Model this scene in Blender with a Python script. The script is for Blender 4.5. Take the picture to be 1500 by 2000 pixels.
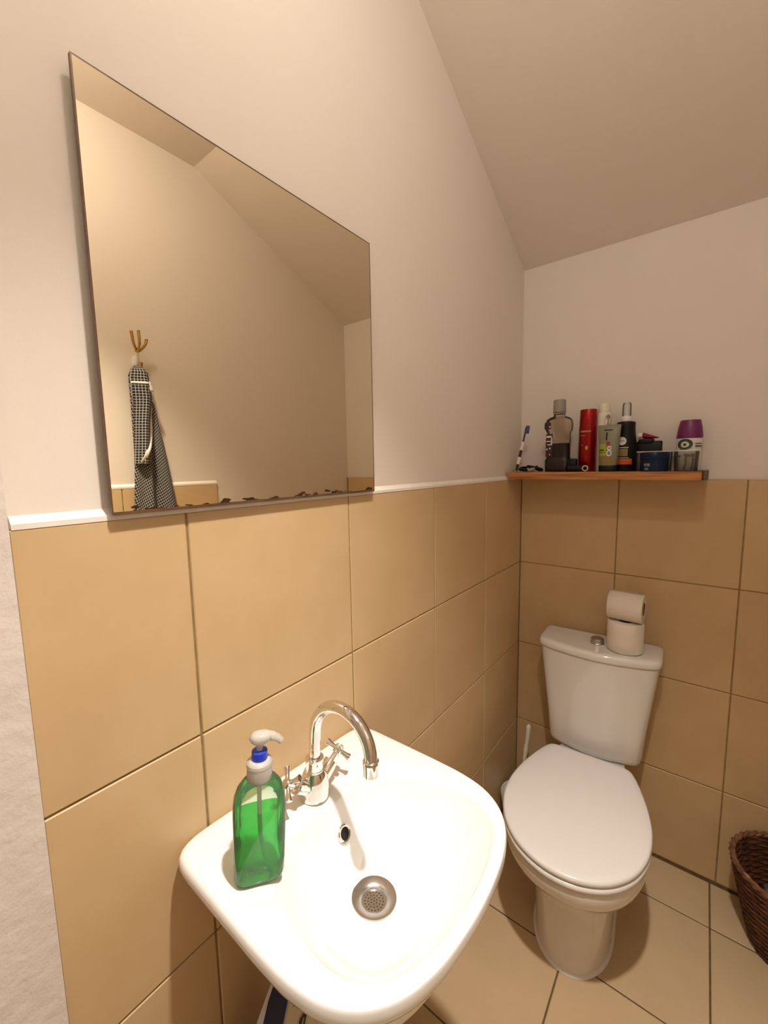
import bpy, bmesh, math, random
from mathutils import Vector, Matrix
random.seed(7)
for o in list(bpy.data.objects): bpy.data.objects.remove(o)
SC = bpy.context.scene
COL = SC.collection
R = math.radians
# ------------------------------------------------------------------ camera
cam = bpy.data.cameras.new('camera'); camo = bpy.data.objects.new('camera', cam); COL.objects.link(camo)
cam.sensor_fit = 'HORIZONTAL'; cam.sensor_width = 36.0; cam.lens = 802.23 / 1500 * 36
cam.clip_start = 0.01
rx = Vector((0.788588, 0.614675, -0.017425)); ux = Vector((-0.055583, 0.099473, 0.993487)); fx = Vector((-0.612405, 0.782483, -0.112609))
camo.matrix_world = Matrix(((rx.x, ux.x, -fx.x, 0.56868), (rx.y, ux.y, -fx.y, -1.60782), (rx.z, ux.z, -fx.z, 1.38790), (0, 0, 0, 1)))
SC.camera = camo
# ------------------------------------------------------------------ world / exposure
world = bpy.data.worlds.new('world'); SC.world = world; world.use_nodes = True
world.node_tree.nodes['Background'].inputs[0].default_value = (1.0, 0.9, 0.8, 1)
world.node_tree.nodes['Background'].inputs[1].default_value = 0.05
SC.view_settings.view_transform = 'Standard'; SC.view_settings.look = 'None'
SC.view_settings.gamma = 1.0; SC.view_settings.use_curve_mapping = False
SC.view_settings.exposure = 0.0
LAMP_MAIN = 175.0      # glow of the room lamp's face
SPOT_MAIN = 116.0     # watts thrown down by the room lamp
LAMP_HALL = 48.0     # emission strength of the lamp outside the door
LAMP_COL = (1.0, 0.925, 0.835)

# ------------------------------------------------------------------ materials
def srgb(r, g, b):
    f = lambda c: (c / 255 / 12.92) if c / 255 <= 0.04045 else ((c / 255 + 0.055) / 1.055) ** 2.4
    return (f(r), f(g), f(b), 1)

def mat(name, col, rough=0.5, metal=0.0, noise=None, bump=None, coat=0.0, spec=None, emit=None, trans=0.0, ior=1.45, rand=0.0):
    m = bpy.data.materials.new(name); m.use_nodes = True
    nt = m.node_tree; N = nt.nodes; L = nt.links; b = N['Principled BSDF']
    c = col if len(col) == 4 else (*col, 1)
    b.inputs['Base Color'].default_value = c
    b.inputs['Roughness'].default_value = rough; b.inputs['Metallic'].default_value = metal
    b.inputs['Coat Weight'].default_value = coat; b.inputs['Coat Roughness'].default_value = 0.05
    b.inputs['Transmission Weight'].default_value = trans; b.inputs['IOR'].default_value = ior
    if spec is not None: b.inputs['Specular IOR Level'].default_value = spec
    if emit:
        b.inputs['Emission Color'].default_value = (*emit[:3], 1); b.inputs['Emission Strength'].default_value = emit[3]
    tc = N.new('ShaderNodeTexCoord')
    last = None
    if noise:                                         # (scale, second colour, detail)
        n = N.new('ShaderNodeTexNoise'); n.inputs['Scale'].default_value = noise[0]; n.inputs['Detail'].default_value = noise[2] if len(noise) > 2 else 4
        L.new(tc.outputs['Object'], n.inputs['Vector'])
        r = N.new('ShaderNodeValToRGB'); r.color_ramp.elements[0].position = 0.35; r.color_ramp.elements[1].position = 0.65
        r.color_ramp.elements[0].color = c; r.color_ramp.elements[1].color = (*noise[1][:3], 1)
        L.new(n.outputs['Fac'], r.inputs['Fac']); last = r.outputs['Color']
    if rand:
        oi = N.new('ShaderNodeObjectInfo'); mr = N.new('ShaderNodeMapRange')
        mr.inputs['To Min'].default_value = 1 - rand; mr.inputs['To Max'].default_value = 1 + rand
        L.new(oi.outputs['Random'], mr.inputs['Value'])
        hs = N.new('ShaderNodeHueSaturation'); L.new(mr.outputs[0], hs.inputs['Value'])
        if last: L.new(last, hs.inputs['Color'])
        else: hs.inputs['Color'].default_value = c
        last = hs.outputs['Color']
    if last: L.new(last, b.inputs['Base Color'])
    if bump:                                          # list of (scale, strength, distance)
        prev = None
        for sc_, st, di in bump:
            n = N.new('ShaderNodeTexNoise'); n.inputs['Scale'].default_value = sc_; n.inputs['Detail'].default_value = 5
            L.new(tc.outputs['Object'], n.inputs['Vector'])
            bp = N.new('ShaderNodeBump'); bp.inputs['Strength'].default_value = st; bp.inputs['Distance'].default_value = di
            L.new(n.outputs['Fac'], bp.inputs['Height'])
            if prev: L.new(prev.outputs[0], bp.inputs['Normal'])
            prev = bp
        L.new(prev.outputs[0], b.inputs['Normal'])
    return m

def film(name, col, transp, rough=0.08, tcol=None):
    """see-through plastic: coloured transparency mixed with translucent body and a glossy skin"""
    m = bpy.data.materials.new(name); m.use_nodes = True
    nt = m.node_tree; N = nt.nodes; L = nt.links; N.clear()
    out = N.new('ShaderNodeOutputMaterial'); t = N.new('ShaderNodeBsdfTransparent'); t.inputs[0].default_value = (*(tcol or col)[:3], 1)
    tl = N.new('ShaderNodeBsdfTranslucent'); tl.inputs[0].default_value = (*col[:3], 1)
    df = N.new('ShaderNodeBsdfDiffuse'); df.inputs[0].default_value = (*col[:3], 1)
    a = N.new('ShaderNodeMixShader'); a.inputs[0].default_value = 0.5; L.new(tl.outputs[0], a.inputs[1]); L.new(df.outputs[0], a.inputs[2])
    mx = N.new('ShaderNodeMixShader'); mx.inputs[0].default_value = transp; L.new(a.outputs[0], mx.inputs[1]); L.new(t.outputs[0], mx.inputs[2])
    g = N.new('ShaderNodeBsdfGlossy'); g.inputs['Roughness'].default_value = rough
    fr = N.new('ShaderNodeFresnel'); fr.inputs[0].default_value = 1.45
    fm = N.new('ShaderNodeMixShader'); L.new(fr.outputs[0], fm.inputs[0]); L.new(mx.outputs[0], fm.inputs[1]); L.new(g.outputs[0], fm.inputs[2])
    L.new(fm.outputs[0], out.inputs[0])
    return m

M = {}
PLASTER = (0.80, 0.725, 0.645)
M['plaster'] = mat('plaster_paint', PLASTER, 0.75, noise=(3, (0.79, 0.71, 0.625)), bump=[(6, 0.12, 0.01), (220, 0.12, 0.001)])
M['ceiling'] = mat('ceiling_paint', (0.80, 0.715, 0.62), 0.85, noise=(2.5, (0.79, 0.705, 0.605)), bump=[(9, 0.15, 0.01), (160, 0.15, 0.001)])
M['jamb'] = mat('rough_painted_plaster', (0.74, 0.67, 0.62), 0.7, noise=(14, (0.70, 0.63, 0.575)), bump=[(55, 0.45, 0.003), (18, 0.3, 0.006), (300, 0.2, 0.001)])
M['tile'] = mat('beige_wall_tile', (0.63, 0.450, 0.250), 0.38, noise=(9, (0.595, 0.415, 0.220), 7), bump=[(28, 0.16, 0.002), (110, 0.10, 0.0008)], rand=0.035, spec=0.4)
M['ftile'] = mat('beige_floor_tile', (0.58, 0.43, 0.265), 0.42, noise=(7, (0.545, 0.40, 0.24), 7), bump=[(60, 0.08, 0.001)], rand=0.03, spec=0.35)
M['grout'] = mat('ochre_grout', (0.25, 0.15, 0.05), 0.9, noise=(40, (0.33, 0.215, 0.085)), bump=[(400, 0.4, 0.001)])
M['fgrout'] = mat('brown_floor_grout', (0.12, 0.07, 0.025), 0.9, noise=(40, (0.17, 0.105, 0.04)), bump=[(400, 0.4, 0.001)])
M['bead'] = mat('white_caulk', (0.86, 0.80, 0.72), 0.5, noise=(30, (0.82, 0.75, 0.66)), bump=[(60, 0.2, 0.002)])
M['ceramic'] = mat('white_ceramic', (0.87, 0.855, 0.84), 0.12, coat=0.6, noise=(2, (0.865, 0.85, 0.835)))
M['ceramic2'] = mat('toilet_ceramic', (0.80, 0.765, 0.73), 0.10, coat=0.5, noise=(2, (0.795, 0.76, 0.72)))
M['seat'] = mat('white_seat_plastic', (0.81, 0.785, 0.765), 0.22, noise=(4, (0.805, 0.78, 0.755)))
M['chrome'] = mat('chrome', (0.82, 0.80, 0.78), 0.05, 1.0, noise=(8, (0.80, 0.78, 0.755)))
M['steel'] = mat('brushed_steel', (0.56, 0.54, 0.52), 0.28, 1.0, noise=(60, (0.48, 0.46, 0.44)))
M['black'] = mat('black_plastic', (0.007, 0.0065, 0.007), 0.35, noise=(20, (0.011, 0.010, 0.010)), spec=0.25)
M['dark'] = mat('dark_hole', (0.006, 0.005, 0.005), 0.8, noise=(20, (0.01, 0.009, 0.008)))
M['paper'] = mat('tissue_paper', (0.82, 0.75, 0.66), 0.95, noise=(30, (0.80, 0.73, 0.64)), bump=[(180, 0.25, 0.001)])
M['card'] = mat('grey_cardboard', (0.22, 0.17, 0.12), 0.9, noise=(30, (0.26, 0.2, 0.15)))
M['white_pl'] = mat('white_plastic', (0.80, 0.77, 0.73), 0.35, noise=(10, (0.79, 0.76, 0.715)))
M['cream_pl'] = mat('cream_plastic', (0.78, 0.72, 0.60), 0.4, noise=(10, (0.77, 0.71, 0.585)))
M['blue'] = mat('blue_cap_plastic', (0.02, 0.05, 0.55), 0.3, noise=(10, (0.018, 0.045, 0.50)))
M['brass'] = mat('polished_brass', (0.62, 0.40, 0.12), 0.18, 1.0, noise=(20, (0.55, 0.35, 0.10)))
M['soap_skin'] = film('green_bottle_plastic', (0.66, 0.95, 0.70), 0.86, 0.06, (0.90, 0.995, 0.91))
M['soap_liq'] = film('green_soap', (0.04, 0.80, 0.13), 0.70, 0.05, (0.26, 0.97, 0.36))
M['clear_pl'] = film('clear_plastic', (0.80, 0.77, 0.73), 0.86, 0.1, (0.97, 0.96, 0.94))
M['frost'] = film('frosted_plastic', (0.93, 0.90, 0.85), 0.28, 0.2, (0.95, 0.93, 0.9))
M['tint_pl'] = film('smoky_clear_plastic', (0.50, 0.42, 0.34), 0.95, 0.08, (0.88, 0.83, 0.76))
M['grey_pl'] = mat('grey_cap_plastic', (0.33, 0.29, 0.255), 0.4, noise=(14, (0.30, 0.265, 0.23)))
M['mouth_liq'] = mat('dark_purple_liquid', (0.012, 0.003, 0.007), 0.35, noise=(8, (0.016, 0.004, 0.009)), spec=0.1)
M['purple_print'] = mat('dark_purple_print', (0.05, 0.012, 0.025), 0.4, noise=(40, (0.065, 0.016, 0.03)))
M['white_print'] = mat('white_print', (0.78, 0.75, 0.72), 0.45, noise=(40, (0.74, 0.71, 0.68)))
M['grey_print'] = mat('grey_print', (0.35, 0.24, 0.21), 0.5, noise=(60, (0.28, 0.17, 0.15)))
M['red_can'] = mat('red_metallic_can', (0.30, 0.008, 0.006), 0.25, 0.55, noise=(6, (0.33, 0.009, 0.007)))
M['lime'] = mat('lime_print', (0.36, 0.42, 0.02), 0.4, noise=(40, (0.32, 0.38, 0.015)))
M['olive_pl'] = mat('olive_tube_plastic', (0.235, 0.22, 0.145), 0.35, noise=(9, (0.20, 0.185, 0.11)))
M['tube_low'] = mat('ochre_tube_plastic', (0.25, 0.19, 0.06), 0.35, noise=(9, (0.20, 0.15, 0.045)))
M['red_print'] = mat('crimson_print', (0.35, 0.015, 0.045), 0.4, noise=(40, (0.30, 0.012, 0.04)))
M['orange'] = mat('orange_print', (0.62, 0.13, 0.025), 0.4, noise=(25, (0.52, 0.10, 0.02)))
M['navy'] = mat('navy_plastic', (0.004, 0.012, 0.042), 0.3, noise=(12, (0.006, 0.017, 0.055)), spec=0.25)
M['teal_print'] = mat('teal_print', (0.03, 0.085, 0.12), 0.4, noise=(60, (0.02, 0.06, 0.09)))
M['purple'] = mat('plum_plastic', (0.17, 0.018, 0.115), 0.35, noise=(12, (0.15, 0.015, 0.10)))
M['green_print'] = mat('dark_green_print', (0.055, 0.10, 0.022), 0.5, noise=(50, (0.025, 0.045, 0.012)))
M['towel_lbl'] = mat('towel_hem_cotton', (0.82, 0.80, 0.76), 0.9, noise=(120, (0.76, 0.74, 0.70)))
M['wicker'] = mat('brown_wicker', (0.14, 0.05, 0.020), 0.5, noise=(45, (0.055, 0.018, 0.008)), bump=[(120, 0.4, 0.001)])
M['wicker_rim'] = mat('wicker_rim_cane', (0.24, 0.11, 0.055), 0.45, noise=(45, (0.13, 0.05, 0.022)), bump=[(120, 0.4, 0.001)])
M['bag'] = film('grey_bin_plastic', (0.42, 0.39, 0.34), 0.25, 0.2, (0.8, 0.78, 0.74))
M['pack_white'] = mat('glossy_white_pack', (0.70, 0.68, 0.72), 0.3, noise=(15, (0.64, 0.62, 0.68)))
M['pack_navy'] = mat('navy_pack_print', (0.008, 0.010, 0.05), 0.35, noise=(15, (0.01, 0.013, 0.06)))
M['pack_beige'] = mat('beige_pack_print', (0.62, 0.55, 0.40), 0.45, noise=(10, (0.56, 0.49, 0.35)))
M['edge'] = mat('mirror_edge', (0.16, 0.09, 0.045), 0.35, 0.3, noise=(30, (0.11, 0.06, 0.03)))
M['tip'] = mat('bristle_blue', (0.05, 0.12, 0.32), 0.6, noise=(60, (0.02, 0.05, 0.15)))
M['brush_dk'] = mat('maroon_handle', (0.05, 0.012, 0.014), 0.35, noise=(20, (0.035, 0.01, 0.012)))
M['lamp'] = mat('lamp_glow', (1, 1, 1), 0.5, emit=(*LAMP_COL, LAMP_MAIN), noise=(3, (0.98, 0.98, 0.98)))
M['lamp2'] = mat('hall_lamp_glow', (1, 1, 1), 0.5, emit=(*LAMP_COL, LAMP_HALL), noise=(3, (0.98, 0.98, 0.98)))

def wood_mat(name, c1, c2, scale=1.0):
    m = bpy.data.materials.new(name); m.use_nodes = True
    nt = m.node_tree; N = nt.nodes; L = nt.links; b = N['Principled BSDF']; b.inputs['Roughness'].default_value = 0.45
    tc = N.new('ShaderNodeTexCoord'); mp = N.new('ShaderNodeMapping'); mp.inputs['Scale'].default_value = (3.0 * scale, 45 * scale, 60 * scale)
    n = N.new('ShaderNodeTexNoise'); n.inputs['Scale'].default_value = 2.2; n.inputs['Detail'].default_value = 6
    r = N.new('ShaderNodeValToRGB'); r.color_ramp.elements[0].color = (*c1, 1); r.color_ramp.elements[1].color = (*c2, 1)
    r.color_ramp.elements[0].position = 0.35; r.color_ramp.elements[1].position = 0.68
    L.new(tc.outputs['Object'], mp.inputs[0]); L.new(mp.outputs[0], n.inputs[0]); L.new(n.outputs['Fac'], r.inputs[0]); L.new(r.outputs[0], b.inputs['Base Color'])
    return m
M['pine'] = wood_mat('orange_pine', (0.30, 0.10, 0.020), (0.62, 0.27, 0.075))
M['stain'] = wood_mat('dark_stained_wood', (0.045, 0.014, 0.007), (0.085, 0.028, 0.012))

def mirror_mat():
    """silvered glass, slightly warm, with flecks of lost silvering along the bottom edge"""
    m = bpy.data.materials.new('silvered_glass'); m.use_nodes = True
    nt = m.node_tree; N = nt.nodes; L = nt.links; N.clear()
    out = N.new('ShaderNodeOutputMaterial'); g = N.new('ShaderNodeBsdfGlossy'); g.inputs['Color'].default_value = (0.88, 0.80, 0.645, 1); g.inputs['Roughness'].default_value = 0.0
    d = N.new('ShaderNodeBsdfDiffuse'); d.inputs[0].default_value = (0.05, 0.025, 0.012, 1)
    tc = N.new('ShaderNodeTexCoord'); sp = N.new('ShaderNodeSeparateXYZ'); L.new(tc.outputs['Object'], sp.inputs[0])
    n = N.new('ShaderNodeTexNoise'); n.inputs['Scale'].default_value = 60; n.inputs['Detail'].default_value = 4
    mp = N.new('ShaderNodeMapping'); mp.inputs['Scale'].default_value = (1, 0.55, 1.3); L.new(tc.outputs['Object'], mp.inputs[0]); L.new(mp.outputs[0], n.inputs['Vector'])
    a = N.new('ShaderNodeMath'); a.operation = 'MULTIPLY_ADD'; a.inputs[1].default_value = 26.0; a.inputs[2].default_value = 0.50
    L.new(sp.outputs['Z'], a.inputs[0])
    lt = N.new('ShaderNodeMath'); lt.operation = 'GREATER_THAN'; L.new(n.outputs['Fac'], lt.inputs[0]); L.new(a.outputs[0], lt.inputs[1])
    mx = N.new('ShaderNodeMixShader'); L.new(lt.outputs[0], mx.inputs[0]); L.new(g.outputs[0], mx.inputs[1]); L.new(d.outputs[0], mx.inputs[2])
    L.new(mx.outputs[0], out.inputs[0]); return m
M['mirror'] = mirror_mat()

def towel_mat():
    m = bpy.data.materials.new('black_towel_white_grid'); m.use_nodes = True
    nt = m.node_tree; N = nt.nodes; L = nt.links; b = N['Principled BSDF']; b.inputs['Roughness'].default_value = 0.95
    uv = N.new('ShaderNodeUVMap'); sp = N.new('ShaderNodeSeparateXYZ'); L.new(uv.outputs[0], sp.inputs[0])
    lines = []
    for ax in ('X', 'Y'):
        a = N.new('ShaderNodeMath'); a.operation = 'DIVIDE'; a.inputs[1].default_value = 0.0092; L.new(sp.outputs[ax], a.inputs[0])
        f = N.new('ShaderNodeMath'); f.operation = 'FRACT'; L.new(a.outputs[0], f.inputs[0])
        g = N.new('ShaderNodeMath'); g.operation = 'LESS_THAN'; g.inputs[1].default_value = 0.14; L.new(f.outputs[0], g.inputs[0]); lines.append(g)
    mx = N.new('ShaderNodeMath'); mx.operation = 'MAXIMUM'; L.new(lines[0].outputs[0], mx.inputs[0]); L.new(lines[1].outputs[0], mx.inputs[1])
    c = N.new('ShaderNodeMix'); c.data_type = 'RGBA'; c.inputs[6].default_value = (0.010, 0.010, 0.014, 1); c.inputs[7].default_value = (0.55, 0.53, 0.49, 1)
    L.new(mx.outputs[0], c.inputs[0]); L.new(c.outputs[2], b.inputs['Base Color'])
    return m
M['towel'] = towel_mat()

# ------------------------------------------------------------------ mesh helpers
def link(name, me, parent=None, loc=(0, 0, 0), rot=(0, 0, 0)):
    o = bpy.data.objects.new(name, me); COL.objects.link(o); o.location = loc; o.rotation_euler = rot
    if parent: o.parent = parent
    return o

def mesh(name, vf, m, parent=None, smooth=True, loc=(0, 0, 0), rot=(0, 0, 0), angle=40, sub=0):
    v, f = vf
    me = bpy.data.meshes.new(name); me.from_pydata([tuple(p) for p in v], [], f)
    bm = bmesh.new(); bm.from_mesh(me); bmesh.ops.remove_doubles(bm, verts=bm.verts, dist=1e-6)
    bmesh.ops.recalc_face_normals(bm, faces=bm.faces); bm.to_mesh(me); bm.free()
    me.materials.append(m)
    if smooth:
        me.shade_smooth(); me.set_sharp_from_angle(angle=R(angle))
    o = link(name, me, parent, loc, rot)
    if sub:
        s = o.modifiers.new('smooth', 'SUBSURF'); s.levels = sub; s.render_levels = sub
    return o

def thing(name, label, cat, loc=(0, 0, 0), rot=(0, 0, 0), group=None):
    o = bpy.data.objects.new(name, None); COL.objects.link(o); o.location = loc; o.rotation_euler = rot; o.empty_display_size = 0.05
    return tag(o, label, cat, group)

def tag(o, label, cat, group=None):
    o['label'] = label; o['category'] = cat
    if group: o['group'] = group
    return o

def structure(o, label):
    o['kind'] = 'structure'; o['label'] = label; return o

def box(x0, x1, y0, y1, z0, z1):
    v = [(x, y, z) for x in (x0, x1) for y in (y0, y1) for z in (z0, z1)]
    return v, [(0, 1, 3, 2), (4, 6, 7, 5), (0, 4, 5, 1), (2, 3, 7, 6), (0, 2, 6, 4), (1, 5, 7, 3)]

def rbox_me(name, sx, sy, sz, bev, m, seg=1):
    me = bpy.data.meshes.new(name); bm = bmesh.new(); bmesh.ops.create_cube(bm, size=1)
    bmesh.ops.scale(bm, vec=(sx, sy, sz), verts=bm.verts)
    bmesh.ops.bevel(bm, geom=bm.edges[:], offset=bev, segments=seg, profile=0.5, affect='EDGES')
    bm.to_mesh(me); bm.free(); me.materials.append(m)
    if seg > 1:
        me.shade_smooth(); me.set_sharp_from_angle(angle=R(50))
    return me

def rbox(name, x0, x1, y0, y1, z0, z1, bev, m, parent=None, seg=2):
    me = rbox_me(name, x1 - x0, y1 - y0, z1 - z0, bev, m, seg)
    return link(name, me, parent, ((x0 + x1) / 2, (y0 + y1) / 2, (z0 + z1) / 2))

def loft(loops, cap0=True, cap1=True):
    n = len(loops[0]); v = [p for l in loops for p in l]; f = []
    for i in range(len(loops) - 1):
        for j in range(n):
            k = (j + 1) % n
            f.append((i * n + j, i * n + k, (i + 1) * n + k, (i + 1) * n + j))
    if cap0: f.append(tuple(range(n))[::-1])
    if cap1: f.append(tuple((len(loops) - 1) * n + j for j in range(n)))
    return v, f

def lathe(prof, n=40, cap0=True, cap1=True, sx=1, sy=1):
    return loft([[(r * sx * math.cos(2 * math.pi * j / n), r * sy * math.sin(2 * math.pi * j / n), z) for j in range(n)] for r, z in prof], cap0, cap1)

def catmull(pts, m=8, closed=False):
    P = [Vector(p) for p in pts]; n = len(P); out = []
    rng = range(n if closed else n - 1)
    for i in rng:
        g = (lambda k: P[k % n]) if closed else (lambda k: P[min(max(k, 0), n - 1)])
        a, b, c, d = g(i - 1), g(i), g(i + 1), g(i + 2)
        for s in range(m):
            t = s / m
            out.append(0.5 * ((2 * b) + (c - a) * t + (2 * a - 5 * b + 4 * c - d) * t * t + (3 * b - a - 3 * c + d) * t ** 3))
    if not closed: out.append(P[-1].copy())
    return out

def tube(path, rad, n=14, cap=True, flat=1.0):
    P = [Vector(p) for p in path]; rr = rad if isinstance(rad, (list, tuple)) else [rad] * len(P)
    loops = []; prev = None
    for i, p in enumerate(P):
        t = (P[min(i + 1, len(P) - 1)] - P[max(i - 1, 0)]).normalized()
        if prev is None:
            a = Vector((0, 0, 1)) if abs(t.z) < 0.9 else Vector((0, 1, 0)); u = t.cross(a).normalized()
        else:
            u = (prev - t * prev.dot(t)).normalized()
        prev = u; w = t.cross(u)
        loops.append([p + rr[i] * (math.cos(2 * math.pi * j / n) * u + flat * math.sin(2 * math.pi * j / n) * w) for j in range(n)])
    return loft(loops, cap, cap)

def join(*vfs):
    V = []; F = []
    for v, f in vfs:
        o = len(V); V += [tuple(p) for p in v]; F += [tuple(i + o for i in q) for q in f]
    return V, F

def xf(vf, mtx):
    return [tuple(mtx @ Vector(p)) for p in vf[0]], vf[1]

def cylpatch(r, a0, a1, z0, z1, n=10, round_=False):
    """patch on a cylinder of radius r round z, angles measured from -y towards +x"""
    v = []; f = []
    if round_:
        ac, zc = (a0 + a1) / 2, (z0 + z1) / 2; ha, hz = (a1 - a0) / 2, (z1 - z0) / 2
        v.append((r * math.sin(ac), -r * math.cos(ac), zc)); k = 24
        for j in range(k):
            t = 2 * math.pi * j / k; a = ac + ha * math.cos(t); v.append((r * math.sin(a), -r * math.cos(a), zc + hz * math.sin(t)))
        f = [(0, 1 + j, 1 + (j + 1) % k) for j in range(k)]
        return v, f
    for i in range(n + 1):
        a = a0 + (a1 - a0) * i / n
        v += [(r * math.sin(a), -r * math.cos(a), z0), (r * math.sin(a), -r * math.cos(a), z1)]
    f = [(2 * i, 2 * i + 2, 2 * i + 3, 2 * i + 1) for i in range(n)]
    return v, f

def text_on(name, body, size, m, parent, r, ang, z, vertical=False, squeeze=1.0):
    """lettering wrapped on a cylinder of radius r round the parent's z axis"""
    cu = bpy.data.curves.new(name, 'FONT'); cu.body = body; cu.size = size; cu.align_x = 'CENTER'; cu.align_y = 'CENTER'; cu.resolution_u = 3
    t = bpy.data.objects.new(name, cu); COL.objects.link(t)
    dg = bpy.context.evaluated_depsgraph_get(); me = bpy.data.meshes.new_from_object(t.evaluated_get(dg))
    bpy.data.objects.remove(t)
    for v in me.vertices:
        x, y = v.co.x * squeeze, v.co.y
        if vertical: x, y = -y, x
        a = ang + x / r; v.co = (r * math.sin(a), -r * math.cos(a), z + y)
    me.materials.clear(); me.materials.append(m)
    return link(name, me, parent)

def sheet(fn, nu, nv, uvfn=None, name='cloth', m=None, parent=None, thick=0.0):
    v = [fn(i / nu, j / nv) for j in range(nv + 1) for i in range(nu + 1)]
    f = [(j * (nu + 1) + i, j * (nu + 1) + i + 1, (j + 1) * (nu + 1) + i + 1, (j + 1) * (nu + 1) + i) for j in range(nv) for i in range(nu)]
    me = bpy.data.meshes.new(name); me.from_pydata(v, [], f); me.materials.append(m); me.shade_smooth()
    if uvfn:
        uv = me.uv_layers.new(name='UVMap')
        for p in me.polygons:
            for li in p.loop_indices:
                vi = me.loops[li].vertex_index; uv.data[li].uv = uvfn((vi % (nu + 1)) / nu, (vi // (nu + 1)) / nv)
    o = link(name, me, parent)
    if thick:
        s = o.modifiers.new('thickness', 'SOLIDIFY'); s.thickness = thick; s.offset = 0
    return o

# ------------------------------------------------------------------ the room
W = 0.958; PIT = 1 / 3; TT = 1.3286; PL = 0.008; CEIL = 2.462; BACKZ = 2.105; SLOPE_Y = -0.752; FRONT = -1.5134; HALL = -2.75
GAP = 0.0032

def wall_mesh(name, poly, axis, d0, d1, m, label):
    """extrude a 2-D polygon along an axis"""
    def P(a, b, d): return (d, a, b) if axis == 'x' else (a, d, b)
    n = len(poly); v = [P(a, b, d0) for a, b in poly] + [P(a, b, d1) for a, b in poly]
    f = [tuple(range(n)), tuple(range(n, 2 * n))] + [(i, (i + 1) % n, n + (i + 1) % n, n + i) for i in range(n)]
    return structure(mesh(name, (v, f), m, smooth=False), label)

side_poly = [(HALL, 0), (0.1, 0), (0.1, BACKZ - 0.047), (SLOPE_Y, CEIL), (HALL, CEIL)]
wall_left = wall_mesh('wall_left', side_poly, 'x', -PL, -0.10, M['plaster'], 'cream painted plaster wall with the mirror, tiled in beige below')
wall_right = wall_mesh('wall_right', side_poly, 'x', W, W + 0.10, M['plaster'], 'cream painted plaster wall opposite the mirror with the towel hook')
wall_back = wall_mesh('wall_back', [(-PL, 0), (W, 0), (W, BACKZ), (-PL, BACKZ)], 'y', PL, 0.10, M['plaster'], 'cream painted end wall behind the toilet, tiled in beige below')
# ceiling: flat part and slope in one sheet of plaster
cz = 0.10
cpoly = [(0.1, BACKZ - 0.047), (SLOPE_Y, CEIL), (HALL, CEIL), (HALL, CEIL + cz), (SLOPE_Y, CEIL + cz), (0.1, BACKZ - 0.047 + cz)]
ceiling = wall_mesh('ceiling', cpoly, 'x', -0.10, W + 0.10, M['ceiling'], 'cream plaster ceiling sloping down over the toilet')
# front wall with the door opening
wall_front = mesh('wall_front', join(box(-PL, 0.0165, FRONT - 0.105, FRONT - 0.0045, 0, CEIL), box(0.86, W, FRONT - 0.105, FRONT - 0.0045, 0, CEIL)  ), M['jamb'], smooth=False)
structure(wall_front, 'rough painted plaster door reveal ending the tiles')
hall_wall = structure(mesh('wall_hall', box(-0.10, W + 0.1, HALL - 0.1, HALL, 0, CEIL), M['plaster'], smooth=False), 'cream painted wall of the hall outside the door')
floor = structure(mesh('floor', box(-0.10, W + 0.1, HALL - 0.1, 0.10, -0.06, -0.0022), M['fgrout'], smooth=False), 'floor of square beige tiles with dark joints')

TILECACHE = {}
def tile_me(w, h, m, t=0.008):
    k = (round(w, 4), round(h, 4), m.name)
    if k not in TILECACHE:
        TILECACHE[k] = rbox_me('tile', w, t, h, 0.0014, m)
    return TILECACHE[k]

rows = [(TT - PIT, TT), (TT - 2 * PIT, TT - PIT), (TT - 3 * PIT, TT - 2 * PIT), (0.004, TT - 3 * PIT)]
def lay(parent, spans, place, m):
    for a0, a1 in spans:
        for z0, z1 in rows:
            w, h = a1 - a0 - GAP, z1 - z0 - GAP
            o = link('tile', tile_me(w, h, m), parent)
            loc, rz = place((a0 + a1) / 2); o.location = (loc[0] + random.uniform(-.0003, .0003) * (rz != 0), loc[1] + random.uniform(-.0003, .0003) * (rz == 0), (z0 + z1) / 2)
            o.rotation_euler = (0, random.uniform(-.0008, .0008), rz)
jl = [0.0, 0.329, 0.6605, 0.9965, 1.3291, -FRONT + 0.004]
lay(wall_left, [(-jl[i + 1], -jl[i]) for i in range(5)], lambda a: ((-0.004, a), R(90)), M['tile'])
jb = [0.0, 0.336, 0.6685, 0.950]
lay(wall_back, [(jb[i], jb[i + 1]) for i in range(3)], lambda a: ((a, 0.004), 0), M['tile'])
jr = [0.745, 1.078, 1.411, -FRONT + 0.004]
lay(wall_right, [(-jr[i + 1], -jr[i]) for i in range(3)], lambda a: ((W - 0.004, a), R(90)), M['tile'])
mesh('grout', box(-PL, -0.0020, FRONT, 0.006, 0, TT - .001), M['grout'], wall_left, smooth=False)
mesh('grout', box(0, W, 0.0020, PL, 0, TT - .001), M['grout'], wall_back, smooth=False)
mesh('grout', box(W - 0.006, W, FRONT, -0.746, 0, TT - .001), M['grout'], wall_right, smooth=False)
# floor tiles
jx = [0.0, 0.3248, 0.6537, W]
jy = [0.0, 0.1743, 0.5066, 0.8385] + [0.8385 + PIT * k for k in range(1, 7)]
for i in range(3):
    for j in range(len(jy) - 1):
        x0, x1, y0, y1 = jx[i] + (0.002 if i == 0 else 0), jx[i + 1] - (0.008 if i == 2 else 0), -jy[j + 1], -jy[j] - (0.006 if j == 0 else 0)
        w, h = x1 - x0 - 0.0042, y1 - y0 - 0.0042
        o = link('tile', tile_me(w, h, M['ftile']), floor); o.location = ((x0 + x1) / 2, (y0 + y1) / 2, -0.004 + random.uniform(-.0004, 0)); o.rotation_euler = (R(90), 0, 0)
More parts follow.
